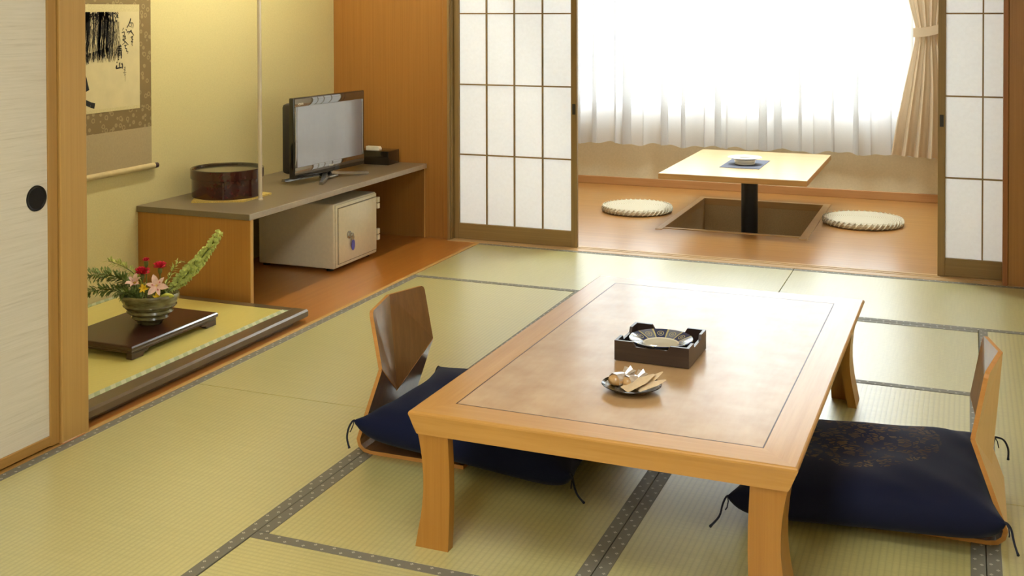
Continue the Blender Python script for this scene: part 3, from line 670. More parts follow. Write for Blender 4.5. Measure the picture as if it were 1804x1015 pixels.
g = MB(); x_ = -3.4328
for _ in range(60):       # dark canes
    y = 3.63+.30*rnd.random(); base = 1.050+.055*max(0, (y-3.63)/.30)+rnd.uniform(-.012, .012)
    pts = [(y+rnd.uniform(-.012, .012), 1.287)]
    for k in range(1, 7): pts.append((y+rnd.uniform(-.004, .004)+.004*math.sin(k), 1.287+(base-1.287)*k/6))
    ribbon(g, pts, rnd.uniform(.002, .012), rnd.uniform(.001, .006), x_)
for _ in range(260):      # dense foliage at the top
    y = rnd.uniform(3.63, 3.955); z = 1.287-abs(rnd.gauss(0, .03)); a = rnd.uniform(0, PI); l = rnd.uniform(.008, .022)
    ribbon(g, [(y, z), (y+l*math.cos(a), min(1.287, z-abs(l*math.sin(a))))], rnd.uniform(.003, .007), .001, x_)
for _ in range(420):      # thin twigs to the right
    y = rnd.uniform(3.86, 3.975); z = rnd.uniform(1.10, 1.26); a = rnd.uniform(.9, 2.0); l = rnd.uniform(.008, .026)
    if z > 1.15+ (3.99-y)*1.2: continue
    ribbon(g, [(y, z), (y-l*math.cos(a), z-l*math.sin(a))], .0013, .0005, x_)
for _ in range(60):
    y = rnd.uniform(3.63, 3.90); z = 1.065+.05*(y-3.63)/.27; ribbon(g, [(y, z+.02), (y+rnd.uniform(-.01, .01), z-rnd.uniform(0, .016))], .004, .001, x_)
# the two dark shapes below the grove
ribbon(g, [(3.735, 1.037), (3.750, 1.01), (3.758, .985), (3.768, .955)], .026, .022, x_)
ribbon(g, [(3.70, .99), (3.735, .965), (3.745, .945)], .03, .02, x_)
ribbon(g, [(3.68, .925), (3.745, .912), (3.785, .895), (3.81, .888)], .020, .024, x_)
# calligraphy, written as brush strokes (coordinates in fifths of millimetres on the sheet)
def Z(q): return (3.715+q[0]*.000698, 1.34-q[1]*.000497)
STR = [  # right column
 ([(462, 165), (452, 200), (440, 225), (425, 248)], 9), ([(455, 205), (480, 205), (486, 225), (480, 255)], 6), ([(468, 215), (470, 250)], 5), ([(448, 232), (462, 240)], 5),
 ([(415, 262), (424, 272)], 7), ([(425, 285), (450, 282), (470, 268)], 6), ([(462, 268), (452, 290), (440, 305)], 5), ([(460, 275), (478, 300), (490, 318)], 8),
 ([(460, 335), (482, 322)], 6), ([(478, 325), (470, 350), (482, 352), (464, 375), (480, 372), (470, 395), (478, 410)], 6),
 # middle column
 ([(395, 248), (385, 270)], 6), ([(378, 290), (402, 282), (404, 310), (385, 318)], 6), ([(390, 325), (412, 318), (416, 345), (394, 352), (390, 330)], 5), ([(403, 325), (404, 350)], 5),
 ([(385, 350), (410, 370), (438, 400)], 8), ([(410, 365), (398, 385), (380, 395)], 5), ([(400, 405), (424, 402)], 6), ([(412, 405), (408, 430), (424, 432), (418, 455), (434, 455), (430, 478)], 6),
 # large dark signs
 ([(365, 395), (358, 420)], 10), ([(345, 412), (378, 408)], 8), ([(348, 430), (378, 426)], 8), ([(340, 448), (382, 442)], 9), ([(350, 452), (346, 505)], 9), ([(372, 450), (376, 500), (370, 518)], 10), ([(350, 470), (372, 466)], 6), ([(350, 488), (372, 484)], 6),
 ([(330, 545), (336, 552)], 9), ([(345, 520), (350, 530)], 9),
 ([(358, 552), (354, 592)], 10), ([(332, 575), (324, 602), (350, 598), (376, 594)], 11), ([(376, 558), (384, 580), (380, 606)], 11),
 # small signature
 ([(398, 598), (412, 596)], 3), ([(405, 590), (404, 640)], 3), ([(394, 615), (414, 612)], 3), ([(396, 628), (412, 626)], 3), ([(388, 645), (418, 642)], 3), ([(404, 645), (406, 690), (405, 722)], 2.5), ([(398, 665), (414, 662)], 2.5)]
for pts, wd in STR:
    q = [Z(p) for p in pts]; ribbon(g, q, wd*.00072, wd*.00045, x_)
sy(g).build('ink_drawing', 'ink', sc)

# ------------------------------------------------------------------ flower arrangement
dt = thing('display_tray', 'dark rosewood display tray on low feet under the flower bowl', 'tray', (-2.92, 3.475, ZT))
b = MB(); hx, hy = .172, .25
b.loops([[(sx*(hx-o), sy_*(hy-o), z) for sx, sy_ in ((-1, -1), (1, -1), (1, 1), (-1, 1))] for o, z in ((.010, .020), (.006, .022), (.006, .028), (.002, .031), (.0, .036), (.0, .043), (.004, .048), (.009, .049))])
b.build('tray_top', 'rosewood', dt)
for sx in (-1, 1):
    for sy_ in (-1, 1):
        a = MB().prism([(sy_*(hy-.006), 0), (sy_*(hy-.006), .021), (sy_*(hy-.10), .021), (sy_*(hy-.09), .012), (sy_*(hy-.07), .010), (sy_*(hy-.066), 0)], 'x', sx*(hx-.006), sx*(hx-.03)); a.build('foot', 'rosewood', dt)
VC = (-2.895, 3.500, ZT+.049)
vs = thing('flower_bowl', 'ribbed green-grey glazed bowl holding the flower arrangement', 'bowl', VC)
prof = [(.038, 0), (.046, .002), (.050, .012), (.064, .022), (.070, .026), (.066, .034), (.080, .043), (.087, .048), (.083, .056), (.094, .066), (.100, .072), (.097, .079), (.104, .090), (.110, .102), (.111, .112), (.107, .115), (.101, .110), (.092, .080), (.06, .04), (.001, .030)]
b = MB(); rings = []
for r, z in prof:
    k = z/.115
    rings.append([(r*1.05*math.cos(2*PI*i/56), r*.92*math.sin(2*PI*i/56), z*(1-.0*k)+.006*k*k*math.cos(2*PI*i/56-2.6)*-1) for i in range(56)])
b.loops(rings, cap=True).build('bowl_body', 'vase', vs, 60)
MB().lathe([(.001, .06), (.075, .062)], 24).build('moss', 'leaf', vs)
def P(dx, dy, dz): return (VC[0]+dx, VC[1]+dy, VC[2]+dz)
rf = random.Random(11)
def leaf(b, p, d, l, wd, up=Vector((0, 0, 1))):
    d = Vector(d).normalized(); s_ = d.cross(up); s_ = (s_ if s_.length > .01 else Vector((1, 0, 0))).normalized(); n = s_.cross(d)
    p = Vector(p); m = p+d*l*.5+n*l*.06; t = p+d*l
    b.quad(p, m+s_*wd/2, t, m-s_*wd/2)
def bezier(p0, p1, p2, p3, n):
    out = []
    for i in range(n+1):
        t = i/n; u = 1-t
        out.append(Vector(p0)*u**3+Vector(p1)*3*u*u*t+Vector(p2)*3*u*t*t+Vector(p3)*t**3)
    return out
# bell flower spray rising to the right
sp = thing('bell_flower_spray', 'long pale green bell-flower spray rising to the right from the bowl', 'flower', P(.03, .0, .10))
cv = bezier((0, 0, -.04), (.03, .05, .05), (.07, .13, .06), (.114, .235, .208), 30)
MB().tube(cv, [.004-.002*i/30 for i in range(31)], 6).build('stem', 'stem', sp, 60)
b = MB(); ld = MB()
for i in range(8, 31):
    c = cv[i]; t = (cv[min(i+1, 30)]-cv[i-1]).normalized(); a0 = rf.uniform(0, 6)
    u = t.cross(Vector((0, 0, 1))).normalized(); v = t.cross(u); sz = .030*min(1, .45+(i-8)/9)*(1-.35*max(0, i-20)/10)
    for k in range(3):
        a = a0+2*PI*k/3+rf.uniform(-.3, .3); d = (u*math.cos(a)+v*math.sin(a)+t*.55).normalized()
        e1 = d.cross(t).normalized(); e2 = d.cross(e1)
        rr = []
        for q, (rad, ln) in enumerate(((.0015, .004), (sz*.22, sz*.35), (sz*.42, sz*.75), (sz*.5, sz*.8))):
            rr.append([c+d*(ln+(.0 if m_ % 2 else .12*sz*(q == 3)))+(e1*math.cos(PI*m_/3)+e2*math.sin(PI*m_/3))*rad*(1.0 if m_ % 2 else 1.15) for m_ in range(6)])
        b.loops(rr, cap=False)
b.build('bells', 'bell', sp)
# arching fern to the left, trailing fern below, small sprays
def fern(name, label, loc, ctrl, n, leafl, matn='leaf', dens=4):
    t = thing(name, label, 'foliage', loc, group=None); c = bezier(*ctrl, n)
    MB().tube(c, [.0028-.0016*i/n for i in range(n+1)], 5).build('stem', 'stem', t, 60)
    b = MB()
    for i in range(2, n+1):
        d0 = (c[min(i+1, n)]-c[i-1]).normalized()
        for k in range(dens):
            a = rf.uniform(0, 2*PI); u = d0.cross(Vector((0, 0, 1))).normalized(); v = d0.cross(u)
            d = (u*math.cos(a)+v*math.sin(a))*.9+d0*.6
            q = c[i]+(c[i-1]-c[i])*rf.random()
            leaf(b, q, d, leafl*rf.uniform(.6, 1.2), leafl*.32)
            if rf.random() < .6: leaf(b, q+d.normalized()*leafl*.5, d+Vector((rf.uniform(-.6, .6), rf.uniform(-.6, .6), rf.uniform(-.4, .6))), leafl*.6, leafl*.22)
    b.build('leaves', matn, t)
    return t
fern('arching_fern', 'dark green fern branch arching left over the tray from the bowl', P(-.04, .01, .10), ((0, 0, -.04), (-.06, -.02, .10), (-.15, -.06, .10), (-.27, -.13, .055)), 34, .036, 'leaf', 7)
fern('trailing_fern', 'feathery fern trailing low to the left over the bowl rim', P(-.05, -.01, .09), ((0, 0, -.03), (-.05, -.02, .06), (-.12, -.06, .05), (-.22, -.12, .01)), 26, .033, 'leaf', 7)
fern('feathery_fern', 'feathery green tuft at the front of the bowl', P(-.01, -.05, .09), ((0, .02, -.03), (-.01, 0, .03), (-.03, -.02, .05), (-.05, -.035, .035)), 14, .030, 'leaf', 7)
fern('fennel_spray', 'thin yellow-green spray standing behind the red flowers', P(-.06, .05, .10), ((0, 0, -.04), (-.02, .01, .05), (-.06, .0, .09), (-.13, -.06, .125)), 16, .026, 'bell', 6)
fern('leafy_sprig', 'small light green sprig right of the red carnations', P(.03, .03, .10), ((0, 0, -.04), (.01, .01, .05), (.02, .03, .09), (.045, .05, .125)), 14, .024, 'bell', 4)
fern('low_greens', 'short leafy greens filling the bowl on its right side', P(.02, -.01, .09), ((0, 0, -.03), (.02, 0, .02), (.03, .0, .03), (.05, .01, .04)), 12, .032, 'leaf', 7)
def carnation(label, loc, r, h):
    t = thing('carnation', label, 'flower', loc, group='red carnations in the bowl')
    MB().tube([(0, 0, -h), (0, .002, -h*.5), (0, 0, -.012)], .0022, 6).build('stem', 'stem', t, 60)
    MB().lathe([(.003, -.026), (.0075, -.018), (.0085, -.006), (.007, -.002)], 10).build('calyx', 'stem', t, 60)
    b = MB()
    for ring, (n, tilt, l) in enumerate(((7, .25, .8), (7, .65, .95), (6, 1.0, .9), (5, 1.35, .75))):
        for k in range(n):
            a = 2*PI*k/n+ring*.4; d = Vector((math.cos(a)*math.cos(tilt), math.sin(a)*math.cos(tilt), math.sin(tilt)))
            s_ = Vector((-math.sin(a), math.cos(a), 0)); nn = s_.cross(d)
            cols = []
            for q in range(6):
                f = q/5-.5; e = .12 if q % 2 else -.06
                cols.append((s_*f*r*.25, d*r*l*.5+s_*f*r*.7, d*r*l*(1+e)+s_*f*r*1.15+nn*rf.uniform(-.12, .12)*r))
            V3 = [[b.bm.verts.new(p) for p in c] for c in cols]
            for q in range(5):
                for m_ in range(2): b.bm.faces.new((V3[q][m_], V3[q+1][m_], V3[q+1][m_+1], V3[q][m_+1]))
    b.build('petals', 'red_petal', t)
carnation('red carnation with the widest bloom, left of centre in the bowl', P(-.035, .0, .186), .030, .12)
carnation('small red carnation bud standing highest in the bowl', P(-.020, .004, .236), .0145, .16)
carnation('red carnation leaning right beside the bell-flower spray', P(.040, .01, .214), .026, .14)
def lily(label, loc, r, face, tilt, cup=.3, matn='pink_petal', name='alstroemeria', grp='pale lilies in the bowl', stem=.09):
    t = thing(name, label, 'flower', loc, group=grp)
    ax = Vector(face).normalized(); u = ax.cross(Vector((0, 0, 1))).normalized(); v = u.cross(ax)
    MB().tube([(0, 0, 0), tuple(-ax*.02+Vector((0, 0, -.01))), (0, .0, -stem)], .002, 6).build('stem', 'stem', t, 60)
    b = MB(); dk = MB()
    for k in range(6):
        a = 2*PI*k/6+tilt; d = u*math.cos(a)+v*math.sin(a); s_ = ax.cross(d); wd = r*(.55 if k % 2 else .38); l = r*(1.0 if k % 2 else .9)
        row = []
        for q in range(5):
            f = q/4; w_ = wd*math.sin(PI*min(.98, .12+f*.86))**.8; c = d*l*f+ax*(cup*r*math.sin(f*1.9))
            row.append([b.bm.verts.new(c-s_*w_/2+ax*w_*.12), b.bm.verts.new(c), b.bm.verts.new(c+s_*w_/2+ax*w_*.12)])
        for q in range(4):
            for m_ in range(2): b.bm.faces.new((row[q][m_], row[q+1][m_], row[q+1][m_+1], row[q][m_+1]))
        if k % 2 == 0 and matn == 'pink_petal':
            leaf(dk, d*l*.25+ax*(cup*r*.62+.001), d+ax*.1, l*.5, wd*.35, ax)
    b.build('petals', matn, t, 60)
    if matn == 'pink_petal': dk.build('petal_streaks', 'pink_dark', t)
    else: dk.bm.free()
    sb = MB()
    for k in range(5):
        a = k*1.256; e = ax*r*.55+(u*math.cos(a)+v*math.sin(a))*r*.14; sb.tube([ax*r*.1, e], .0009, 4)
    sb.build('stamens', 'yellow_petal', t)
lily('open pale pink lily facing the room at the front of the bowl', P(.058, -.03, .154), .044, (.5, -.8, .35), .2)
lily('half-open blush flower left of the yellow blooms', P(-.040, -.03, .150), .033, (.1, -.6, .7), .5, .9)
lily('small yellow bloom between the two pale lilies', P(.005, -.04, .140), .020, (.3, -.8, .5), .1, .4, 'yellow_petal', 'yellow_flower', 'yellow blooms in the bowl', .07)
lily('small yellow bloom low under the open lily', P(.068, -.042, .114), .019, (.4, -.8, .3), .4, .4, 'yellow_petal', 'yellow_flower', 'yellow blooms in the bowl', .05)
bd = thing('lily_bud', 'lime green bud resting on the right rim of the bowl', 'flower', P(.105, -.02, .118))
bt = MB().tube([(-.045, 0, -.012), (-.03, 0, -.004), (-.012, 0, .0), (.010, 0, .002), (.022, 0, .002)], [.002, .007, .0095, .0075, .002], 10); bt.build('bud', 'bud', bd, 60)
MB().tube([(-.045, 0, -.012), (-.08, .02, -.05)], .002, 6).build('stem', 'stem', bd, 60)

# ------------------------------------------------------------------ low table
TZ = .33
tab = thing('low_table', 'large honey-coloured lacquered low table with flared legs on the tatami', 'table', (-.780, 3.178, 0), math.radians(-.55))
hx, hy, bw = .461, .747, .088
def taper(poly_out, poly_in, z0, z1, tp): pass
# edge section: rounded top arris, sides sloping in towards the bottom
sec = [(.0, TZ), (.0, TZ)]
def rimpiece(ax):
    # mitred border board along one side; profile runs from inner joint over the arris to the underside
    prof_ = [(bw, TZ), (.006, TZ), (.0025, TZ-.0012), (.0006, TZ-.004), (.0, TZ-.008), (.0045, TZ-.018), (.012, TZ-.036), (.0205, TZ-.053), (.023, TZ-.054), (bw, TZ-.050)]
    b = MB(); rings = []
    for e in (-1, 1):
        if ax == 'x': rings.append([(e*(hx-o), -(hy-(o if z > TZ-.0095 or o >= bw else .0002+(TZ-z)*.06)), z) for o, z in prof_])
        else: rings.append([(-(hx-o), e*(hy-o), z) for o, z in prof_])
    return b.loops(rings)
for i in range(2):
    b = rimpiece('x'); bmesh.ops.rotate(b.bm, verts=b.bm.verts, cent=(0, 0, 0), matrix=Matrix.Rotation(PI*i, 3, 'Z')); b.build('border_board', 'table_rim_x', tab)
    b = rimpiece('y'); bmesh.ops.rotate(b.bm, verts=b.bm.verts, cent=(0, 0, 0), matrix=Matrix.Rotation(PI*i, 3, 'Z')); b.build('border_board', 'table_rim_y', tab)
MB().box(-hx+bw, hx-bw, -hy+bw, hy-bw, TZ-.05, TZ).build('table_top', 'table_top', tab)
b = MB(); iw = .0016
for q in ((-hx+bw-iw, hx-bw+iw, -hy+bw-iw, -hy+bw+iw), (-hx+bw-iw, hx-bw+iw, hy-bw-iw, hy-bw+iw), (-hx+bw-iw, -hx+bw+iw, -hy+bw, hy-bw), (hx-bw-iw, hx-bw+iw, -hy+bw, hy-bw)):
    b.box(q[0], q[1], q[2], q[3], TZ-.004, TZ+.0002)
b.build('inlay_line', 'inlay', tab)
def off(z):
    pts = [(0, .0150), (.03, .0205), (.077, .030), (.11, .0345), (.143, .037), (.18, .0365), (.22, .033), (.255, .0275), (.28, .0215)]
    for (a, c), (a2, c2) in zip(pts, pts[1:]):
        if z <= a2: return c+(c2-c)*(z-a)/(a2-a)
    return pts[-1][1]
def inn(z):
    pts = [(0, .102), (.06, .105), (.13, .107), (.20, .106), (.28, .102)]
    for (a, c), (a2, c2) in zip(pts, pts[1:]):
        if z <= a2: return c+(c2-c)*(z-a)/(a2-a)
    return pts[-1][1]
for sx in (-1, 1):
    for sy_ in (-1, 1):
        rings = []
        for k in range(15):
            z = .279*k/14; o, i_ = off(z), inn(z); t = .027; w0, w1 = .008, .108
            rings.append([(sx*(hx-a), sy_*(hy-c), z) for a, c in ((o, w0), (i_, w0), (i_, w0+t), (o+t, w0+t), (o+t, w1), (o, w1))])
        MB().loops(rings).build('leg', 'oak_z', tab, 40)

# ------------------------------------------------------------------ floor chairs
def floor_chair(label, loc, rotz):
    t = thing('floor_chair', label, 'chair', loc, rotz, 'legless floor chairs at the low table')
    hw_ = .17   # local: sitter faces +x, back at x = 0
    sec = [(.34, .006), (.10, .006), (.045, .006), (.022, .010), (.008, .022), (.003, .040)]
    low = lambda z: .003+(z-.04)*.35
    b = MB()
    def flat(pts): return [[(x, -hw_, z), (x, hw_, z)] for x, z in pts]
    vr = [[b.bm.verts.new(p) for p in r] for r in flat(sec)]
    for a, c in zip(vr, vr[1:]): b.bm.faces.new((a[0], a[1], c[1], c[0]))
    wz, az = .253, .135
    A = b.bm.verts.new((low(wz), -hw_, wz)); B = b.bm.verts.new((low(az), 0, az)); D = b.bm.verts.new((low(wz), hw_, wz))
    mid = vr[-1]
    b.bm.faces.new((mid[0], mid[1], B)); b.bm.faces.new((mid[0], B, A)); b.bm.faces.new((mid[1], D, B))
    # rounded front corners of the seat
    seat = b.build('seat', ['ply_front', 'ply_back', 'ply_edge'], t)
    b = MB()
    def facet(s_):
        top_c, top_s = (.012, 0, .425), (.046, s_*hw_, .418); wst = (low(wz), s_*hw_, wz); apx = (low(az), 0, az)
        ts0 = Vector(top_s); tc = Vector(top_c)
        r1 = ts0+(tc-ts0)*.07; r2_ = ts0+(Vector(wst)-ts0)*.08
        q = [b.bm.verts.new(p) for p in (apx, top_c, r1, ts0+(r1-ts0)*.3+(r2_-ts0)*.3, r2_, wst)]
        b.bm.faces.new(q if s_ > 0 else q[::-1])
    facet(1); facet(-1)
    bmesh.ops.remove_doubles(b.bm, verts=b.bm.verts, dist=.0003)
    back = b.build('backrest', ['ply_front', 'ply_back', 'ply_edge'], t)
    for o in (seat, back):
        md = o.modifiers.new('thickness', 'SOLIDIFY'); md.thickness = .011; md.offset = 0; md.use_rim = True
        md.material_offset = 1; md.material_offset_rim = 2; md.use_even_offset = True
    return t, seat, back
def orient(me, ref):   # make the front faces look towards the sitter / up
    bm = bmesh.new(); bm.from_mesh(me); bm.faces.ensure_lookup_table()
    for f in bm.faces:
        if f.normal.dot(Vector(ref)) < 0: f.normal_flip()
    bm.to_mesh(me); bm.free()
chL, s1, b1 = floor_chair('legless bent-plywood floor chair left of the low table, seen from the front', (-1.652, 3.07, 0), 0)
chR, s2, b2 = floor_chair('legless bent-plywood floor chair right of the low table, seen from behind', (.094, 3.125, 0), PI)
for o, rf_ in ((s1, (.5, 0, 1)), (s2, (.5, 0, 1)), (b1, (1, 0, .2)), (b2, (1, 0, .2))): orient(o.data, rf_)

# ------------------------------------------------------------------ floor cushions
def cushion(label, loc, rotz, matn, hx_, hy_, tilt=(0, 0), tails=()):
    t = thing('floor_cushion', label, 'cushion', loc, rotz, 'square navy floor cushions on the chairs')
    t.rotation_euler.x, t.rotation_euler.y = tilt
    rr = random.Random(int(hx_*1000)+len(label))
    ph = [rr.uniform(0, 6) for _ in range(6)]
    def surf(top):
        def f(a, c):
            u, v = 2*a-1, 2*c-1
            u = math.copysign(1-(1-abs(u))**1.35, u); v = math.copysign(1-(1-abs(v))**1.35, v)
            k = max((1-abs(u)**4)*(1-abs(v)**4), 0)**.5
            x = hx_*u*(1-.10*(1-v*v)*abs(u)**3); y = hy_*v*(1-.05*(1-u*u)*abs(v)**3)
            wr = .004*math.sin(9*u+ph[0]+3*v)*math.sin(7*v+ph[1])*k+.004*math.sin(14*(u+v)+ph[2])*k*abs(u*v)
            seam = .036+.026*abs(u*v)**4
            dent = .014*math.exp(-(u*u+v*v)/.25)
            edge = max(abs(u), abs(v)) ; kb = max((1-abs(u)**8)*(1-abs(v)**8), 0)**.5
            low = .0 if abs(v) < .66 else -.012
            return (x, y, seam+.082*k+wr-dent) if top else (x, y, seam+(low-seam+.001)*kb)
        return f
    b = MB().grid(surf(True), 44, 44); b.grid(surf(False), 44, 44, True)
    bmesh.ops.remove_doubles(b.bm, verts=b.bm.verts, dist=.0004)
    b.build('cover', matn, t, 75)
    for sx, sy_ in ((-1, -1), (1, -1), (1, 1), (-1, 1)):
        p0 = Vector((sx*hx_, sy_*hy_, .062)); ox, oy = sx*.02, sy_*.012
        tl = tails.get((sx, sy_), ((ox*.5, oy*.5, -.02), (ox, oy, -.055), (ox*1.6, oy*1.6, -.070))) if tails else ((ox*.5, oy*.5, -.02), (ox, oy, -.055), (ox*1.6, oy*1.6, -.070))
        pts = [p0-Vector((ox*.3, oy*.3, 0)), p0]+[p0+Vector(q) for q in tl]
        cc = []
        for i in range(len(pts)-1):
            for k in range(4): cc.append(pts[i].lerp(pts[i+1], k/4))
        cc.append(pts[-1])
        for _ in range(3): cc = [cc[0]]+[(cc[i-1]+cc[i]*2+cc[i+1])/4 for i in range(1, len(cc)-1)]+[cc[-1]]
        MB().tube(cc, [.0028]*(len(cc)-1)+[.0038], 6).build('tassel', 'cord', t, 60)
        MB().tube([cc[min(2, len(cc)-1)], cc[3]+Vector((.004, -.006, -.010)), cc[4]+Vector((.003, -.010, -.022)), cc[5]+Vector((0, -.006, -.026))], .0016, 5).build('tassel', 'cord', t, 60)
    return t
cushion('plain navy floor cushion on the left chair, tucked under the table', (-1.292, 3.092, .034), math.radians(-1.5), 'navy', .335, .268, (0, math.radians(4.2)),
        {(-1, -1): ((-.008, -.008, -.02), (-.010, -.012, -.05), (.004, -.016, -.075)), (1, -1): ((.010, -.006, -.025), (.022, -.012, -.044), (.050, -.036, -.048))})
cushion('navy floor cushion with brown flower medallion on the right chair', (-.236, 3.125, .026), math.radians(1.2), 'navy_medallion', .325, .282, (0, math.radians(-3)),
        {(1, -1): ((.008, -.004, -.01), (.012, -.014, -.04), (.018, -.045, -.052)), (-1, -1): ((-.010, -.006, -.02), (-.012, -.030, -.040), (-.030, -.070, -.050)), (1, 1): ((.02, -.012, .0), (.03, -.03, -.02), (.026, -.055, -.04))})

# ------------------------------------------------------------------ tray box with dish
bx = thing('tray_box', 'dark square wooden box with notched rim in the middle of the low table', 'box', (-.791, 3.090, TZ), math.radians(-1.2))
a_, b_, hh, lo_ = .1045, .099, .056, .043
def side_poly(h): return [(-h, .002), (h, .002), (h, hh), (h*.50, hh), (h*.44, lo_+.003), (h*.42, lo_), (-h*.42, lo_), (-h*.44, lo_+.003), (-h*.50, hh), (-h, hh)]
for s_ in (-1, 1):
    MB().prism(side_poly(a_), 'y', s_*b_, s_*(b_-.008)).build('box_side', 'tray_wood', bx)
    MB().prism(side_poly(b_-.008), 'x', s_*a_, s_*(a_-.008)).build('box_side', 'tray_wood', bx)
MB().box(-a_+.008, a_-.008, -b_+.008, b_-.008, .002, .008).build('box_bottom', 'tray_wood', bx)
for sx in (-1, 1):
    for sy_ in (-1, 1): MB().box(sx*(a_-.012)-.006, sx*(a_-.012)+.006, sy_*(b_-.012)-.006, sy_*(b_-.012)+.006, 0, .002).build('foot', 'tray_wood', bx)
ds = MB().lathe([(.035, 0), (.040, .001), (.042, .008), (.050, .020), (.070, .030), (.088, .037), (.0895, .0385), (.088, .040), (.068, .034), (.049, .026), (.042, .018), (.030, .013), (.001, .012)], 64)
tag(ds.build('ashtray_dish', 'dish', None, 60, (-.791, 3.090, TZ+.0082)), 'blue and white arabesque dish inside the dark wooden box', 'dish')

# ------------------------------------------------------------------ plate of sweets
PC = (-.786, 2.772, TZ)
pl = thing('sweets_plate', 'small black-rimmed plate of wrapped sweets on the low table', 'plate', PC)
MB().lathe([(.032, 0), (.036, .0005), (.050, .006), (.068, .012), (.0755, .0165), (.0765, .0175), (.0755, .0185), (.068, .0150)], 56, sy=.94, cap=False).build('rim', 'black_plate', pl, 60)
MB().lathe([(.068, .0150), (.050, .0090), (.034, .004), (.001, .0035)], 56, sy=.94, cap=False).build('well', 'gold_glaze', pl, 60)
MB().lathe([(.001, .0), (.033, .0)], 30, sy=.94, cap=False).build('base', 'black_plate', pl)
def sweet(label, loc, rz, sc_):
    t = thing('wrapped_sweet', label, 'sweet', loc, rz, 'wrapped sweets on the black plate')
    r_ = random.Random(int(sc_*1000))
    b = MB(); rings = []
    for i in range(9):
        a = PI*i/8; rings.append([(-.020*math.cos(a)*sc_, (.015*math.sin(a)**.6+.002)*math.cos(2*PI*k/14)*sc_*(1+.08*r_.uniform(-1, 1)), (.013+.0125*math.sin(a)**.6*math.sin(2*PI*k/14))*sc_) for k in range(14)])
    b.loops(rings).build('filling', 'manju', t, 60)
    b = MB(); rings = []
    for i in range(7):
        f = i/6; rad = .006+.012*f
        rings.append([((.016+.020*f)*sc_, rad*math.cos(2*PI*k/12)*sc_*(1.2 if k % 2 else .75), (.016+.008*f+rad*.6*math.sin(2*PI*k/12)*(1.15 if k % 2 else .7))*sc_) for k in range(12)])
    b.loops(rings, cap=False).build('wrapper_twist', 'cellophane', t)
    b = MB(); rings = []
    for i in range(5):
        f = i/4; rings.append([((-.010+.026*f)*sc_, (.0168-.003*f*f)*math.cos(2*PI*k/16)*sc_*(1.05 if k % 2 else .97), (.013+(.0145-.002*f*f)*math.sin(2*PI*k/16)*(1.05 if k % 2 else .97))*sc_) for k in range(16)])
    b.loops(rings, cap=False).build('wrapper_band', 'cellophane', t)
    return t
sweet('leftmost twist-wrapped sweet on the black plate', (PC[0]-.036, PC[1]+.000, PC[2]+.008), math.radians(58), 1.2)
sweet('twist-wrapped sweet in the middle of the black plate', (PC[0]-.004, PC[1]+.004, PC[2]+.0065), math.radians(52), 1.12)
def packet(label, loc, rz, tilt, l, wd):
    t = thing('paper_packet', label, 'sweet', loc, rz, 'paper packets on the black plate')
    t.rotation_euler = (0, tilt, rz)
    b = MB()
    def f(s_):
        def g_(a, c):
            k = (1-abs(2*a-1)**2)*(1-abs(2*c-1)**2); ww = wd*(1-.8*max(0, a-.62)/.38)
            return ((a-.35)*l, (c-.5)*ww, .004+s_*.0038*k**.7)
        return g_
    b.grid(f(1), 10, 8); b.grid(f(-1), 10, 8, True); bmesh.ops.remove_doubles(b.bm, verts=b.bm.verts, dist=.0002)
    b.build('wrapper', 'packet', t, 50); return t
packet('broad cream paper packet leaning on the middle sweet', (PC[0]+.014, PC[1]-.016, PC[2]+.019), math.radians(42), math.radians(-19), .090, .046)
packet('narrow cream packet standing steepest behind the broad one', (PC[0]+.034, PC[1]+.012, PC[2]+.016), math.radians(44), math.radians(-24), .086, .030)
packet('cream packet overhanging the right rim of the plate', (PC[0]+.046, PC[1]-.012, PC[2]+.0165), math.radians(36), math.radians(-14), .078, .034)

# ------------------------------------------------------------------ veranda table, mat, ashtray, round cushions
vt = thing('sunken_table', 'pale square table on a dark column over the leg pit', 'table', (-1.25, 7.08, -.5))
MB().box(-.425, .425, -.605, .605, .800, .8315, .002, 1).build('table_edge', 'light_table_edge', vt)
MB().box(-.424, .424, -.604, .604, .8315, .833, .0005, 1).build('table_top', 'light_table', vt)
MB().lathe([(.17, 0), (.17, .008), (.055, .014), (.051, .02), (.051, .79), (.12, .795), (.12, .80)], 40).build('column', 'column', vt, 30)
VT = .333
tag(MB().box(-.12, .12, -.20, .20, 0, .003, .001, 1).build('table_mat', 'slate', None, None, (-1.27, 7.04, VT)), 'slate-grey square mat on the pale veranda table', 'mat')
at = thing('ashtray', 'white porcelain ashtray on the slate mat', 'ashtray', (-1.268, 7.02, VT+.003))
MB().lathe([(.058, 0), (.062, .003), (.062, .014), (.058, .015), (.058, .017), (.064, .019), (.064, .030), (.100, .040), (.104, .043), (.100, .046), (.045, .044), (.040, .040), (.036, .016), (.001, .014)], 48).build('body', 'porcelain', at, 40)
MB().lathe([(.0385, .026), (.001, .026)], 32, cap=False).build('bowl_floor', 'ash_hole', at)
def round_cushion(label, loc, R_):
    t = thing('round_cushion', label, 'cushion', loc, 0, 'round woven cushions beside the leg pit')
    MB().lathe([(R_-.03, 0), (R_-.012, .004), (R_-.002, .014), (R_, .024), (R_-.006, .034), (R_-.020, .040), (R_-.06, .043), (.10, .045), (.001, .046)], 64).build('pad', 'woven', t, 60)
    b = MB(); n = 44
    for k in range(n):
        a0 = 2*PI*k/n; a1 = a0+2*PI*1.3/n; pts = []
        for q in range(6):
            f = q/5; a = a0+(a1-a0)*f; th = -1.1+2.3*f
            pts.append(((R_-.014+.0165*math.cos(th))*math.cos(a), (R_-.014+.0165*math.cos(th))*math.sin(a), .023+.019*math.sin(th)))
        b.tube(pts, .0042, 5)
    b.build('edge_binding', 'sedge_rope', t, 60)
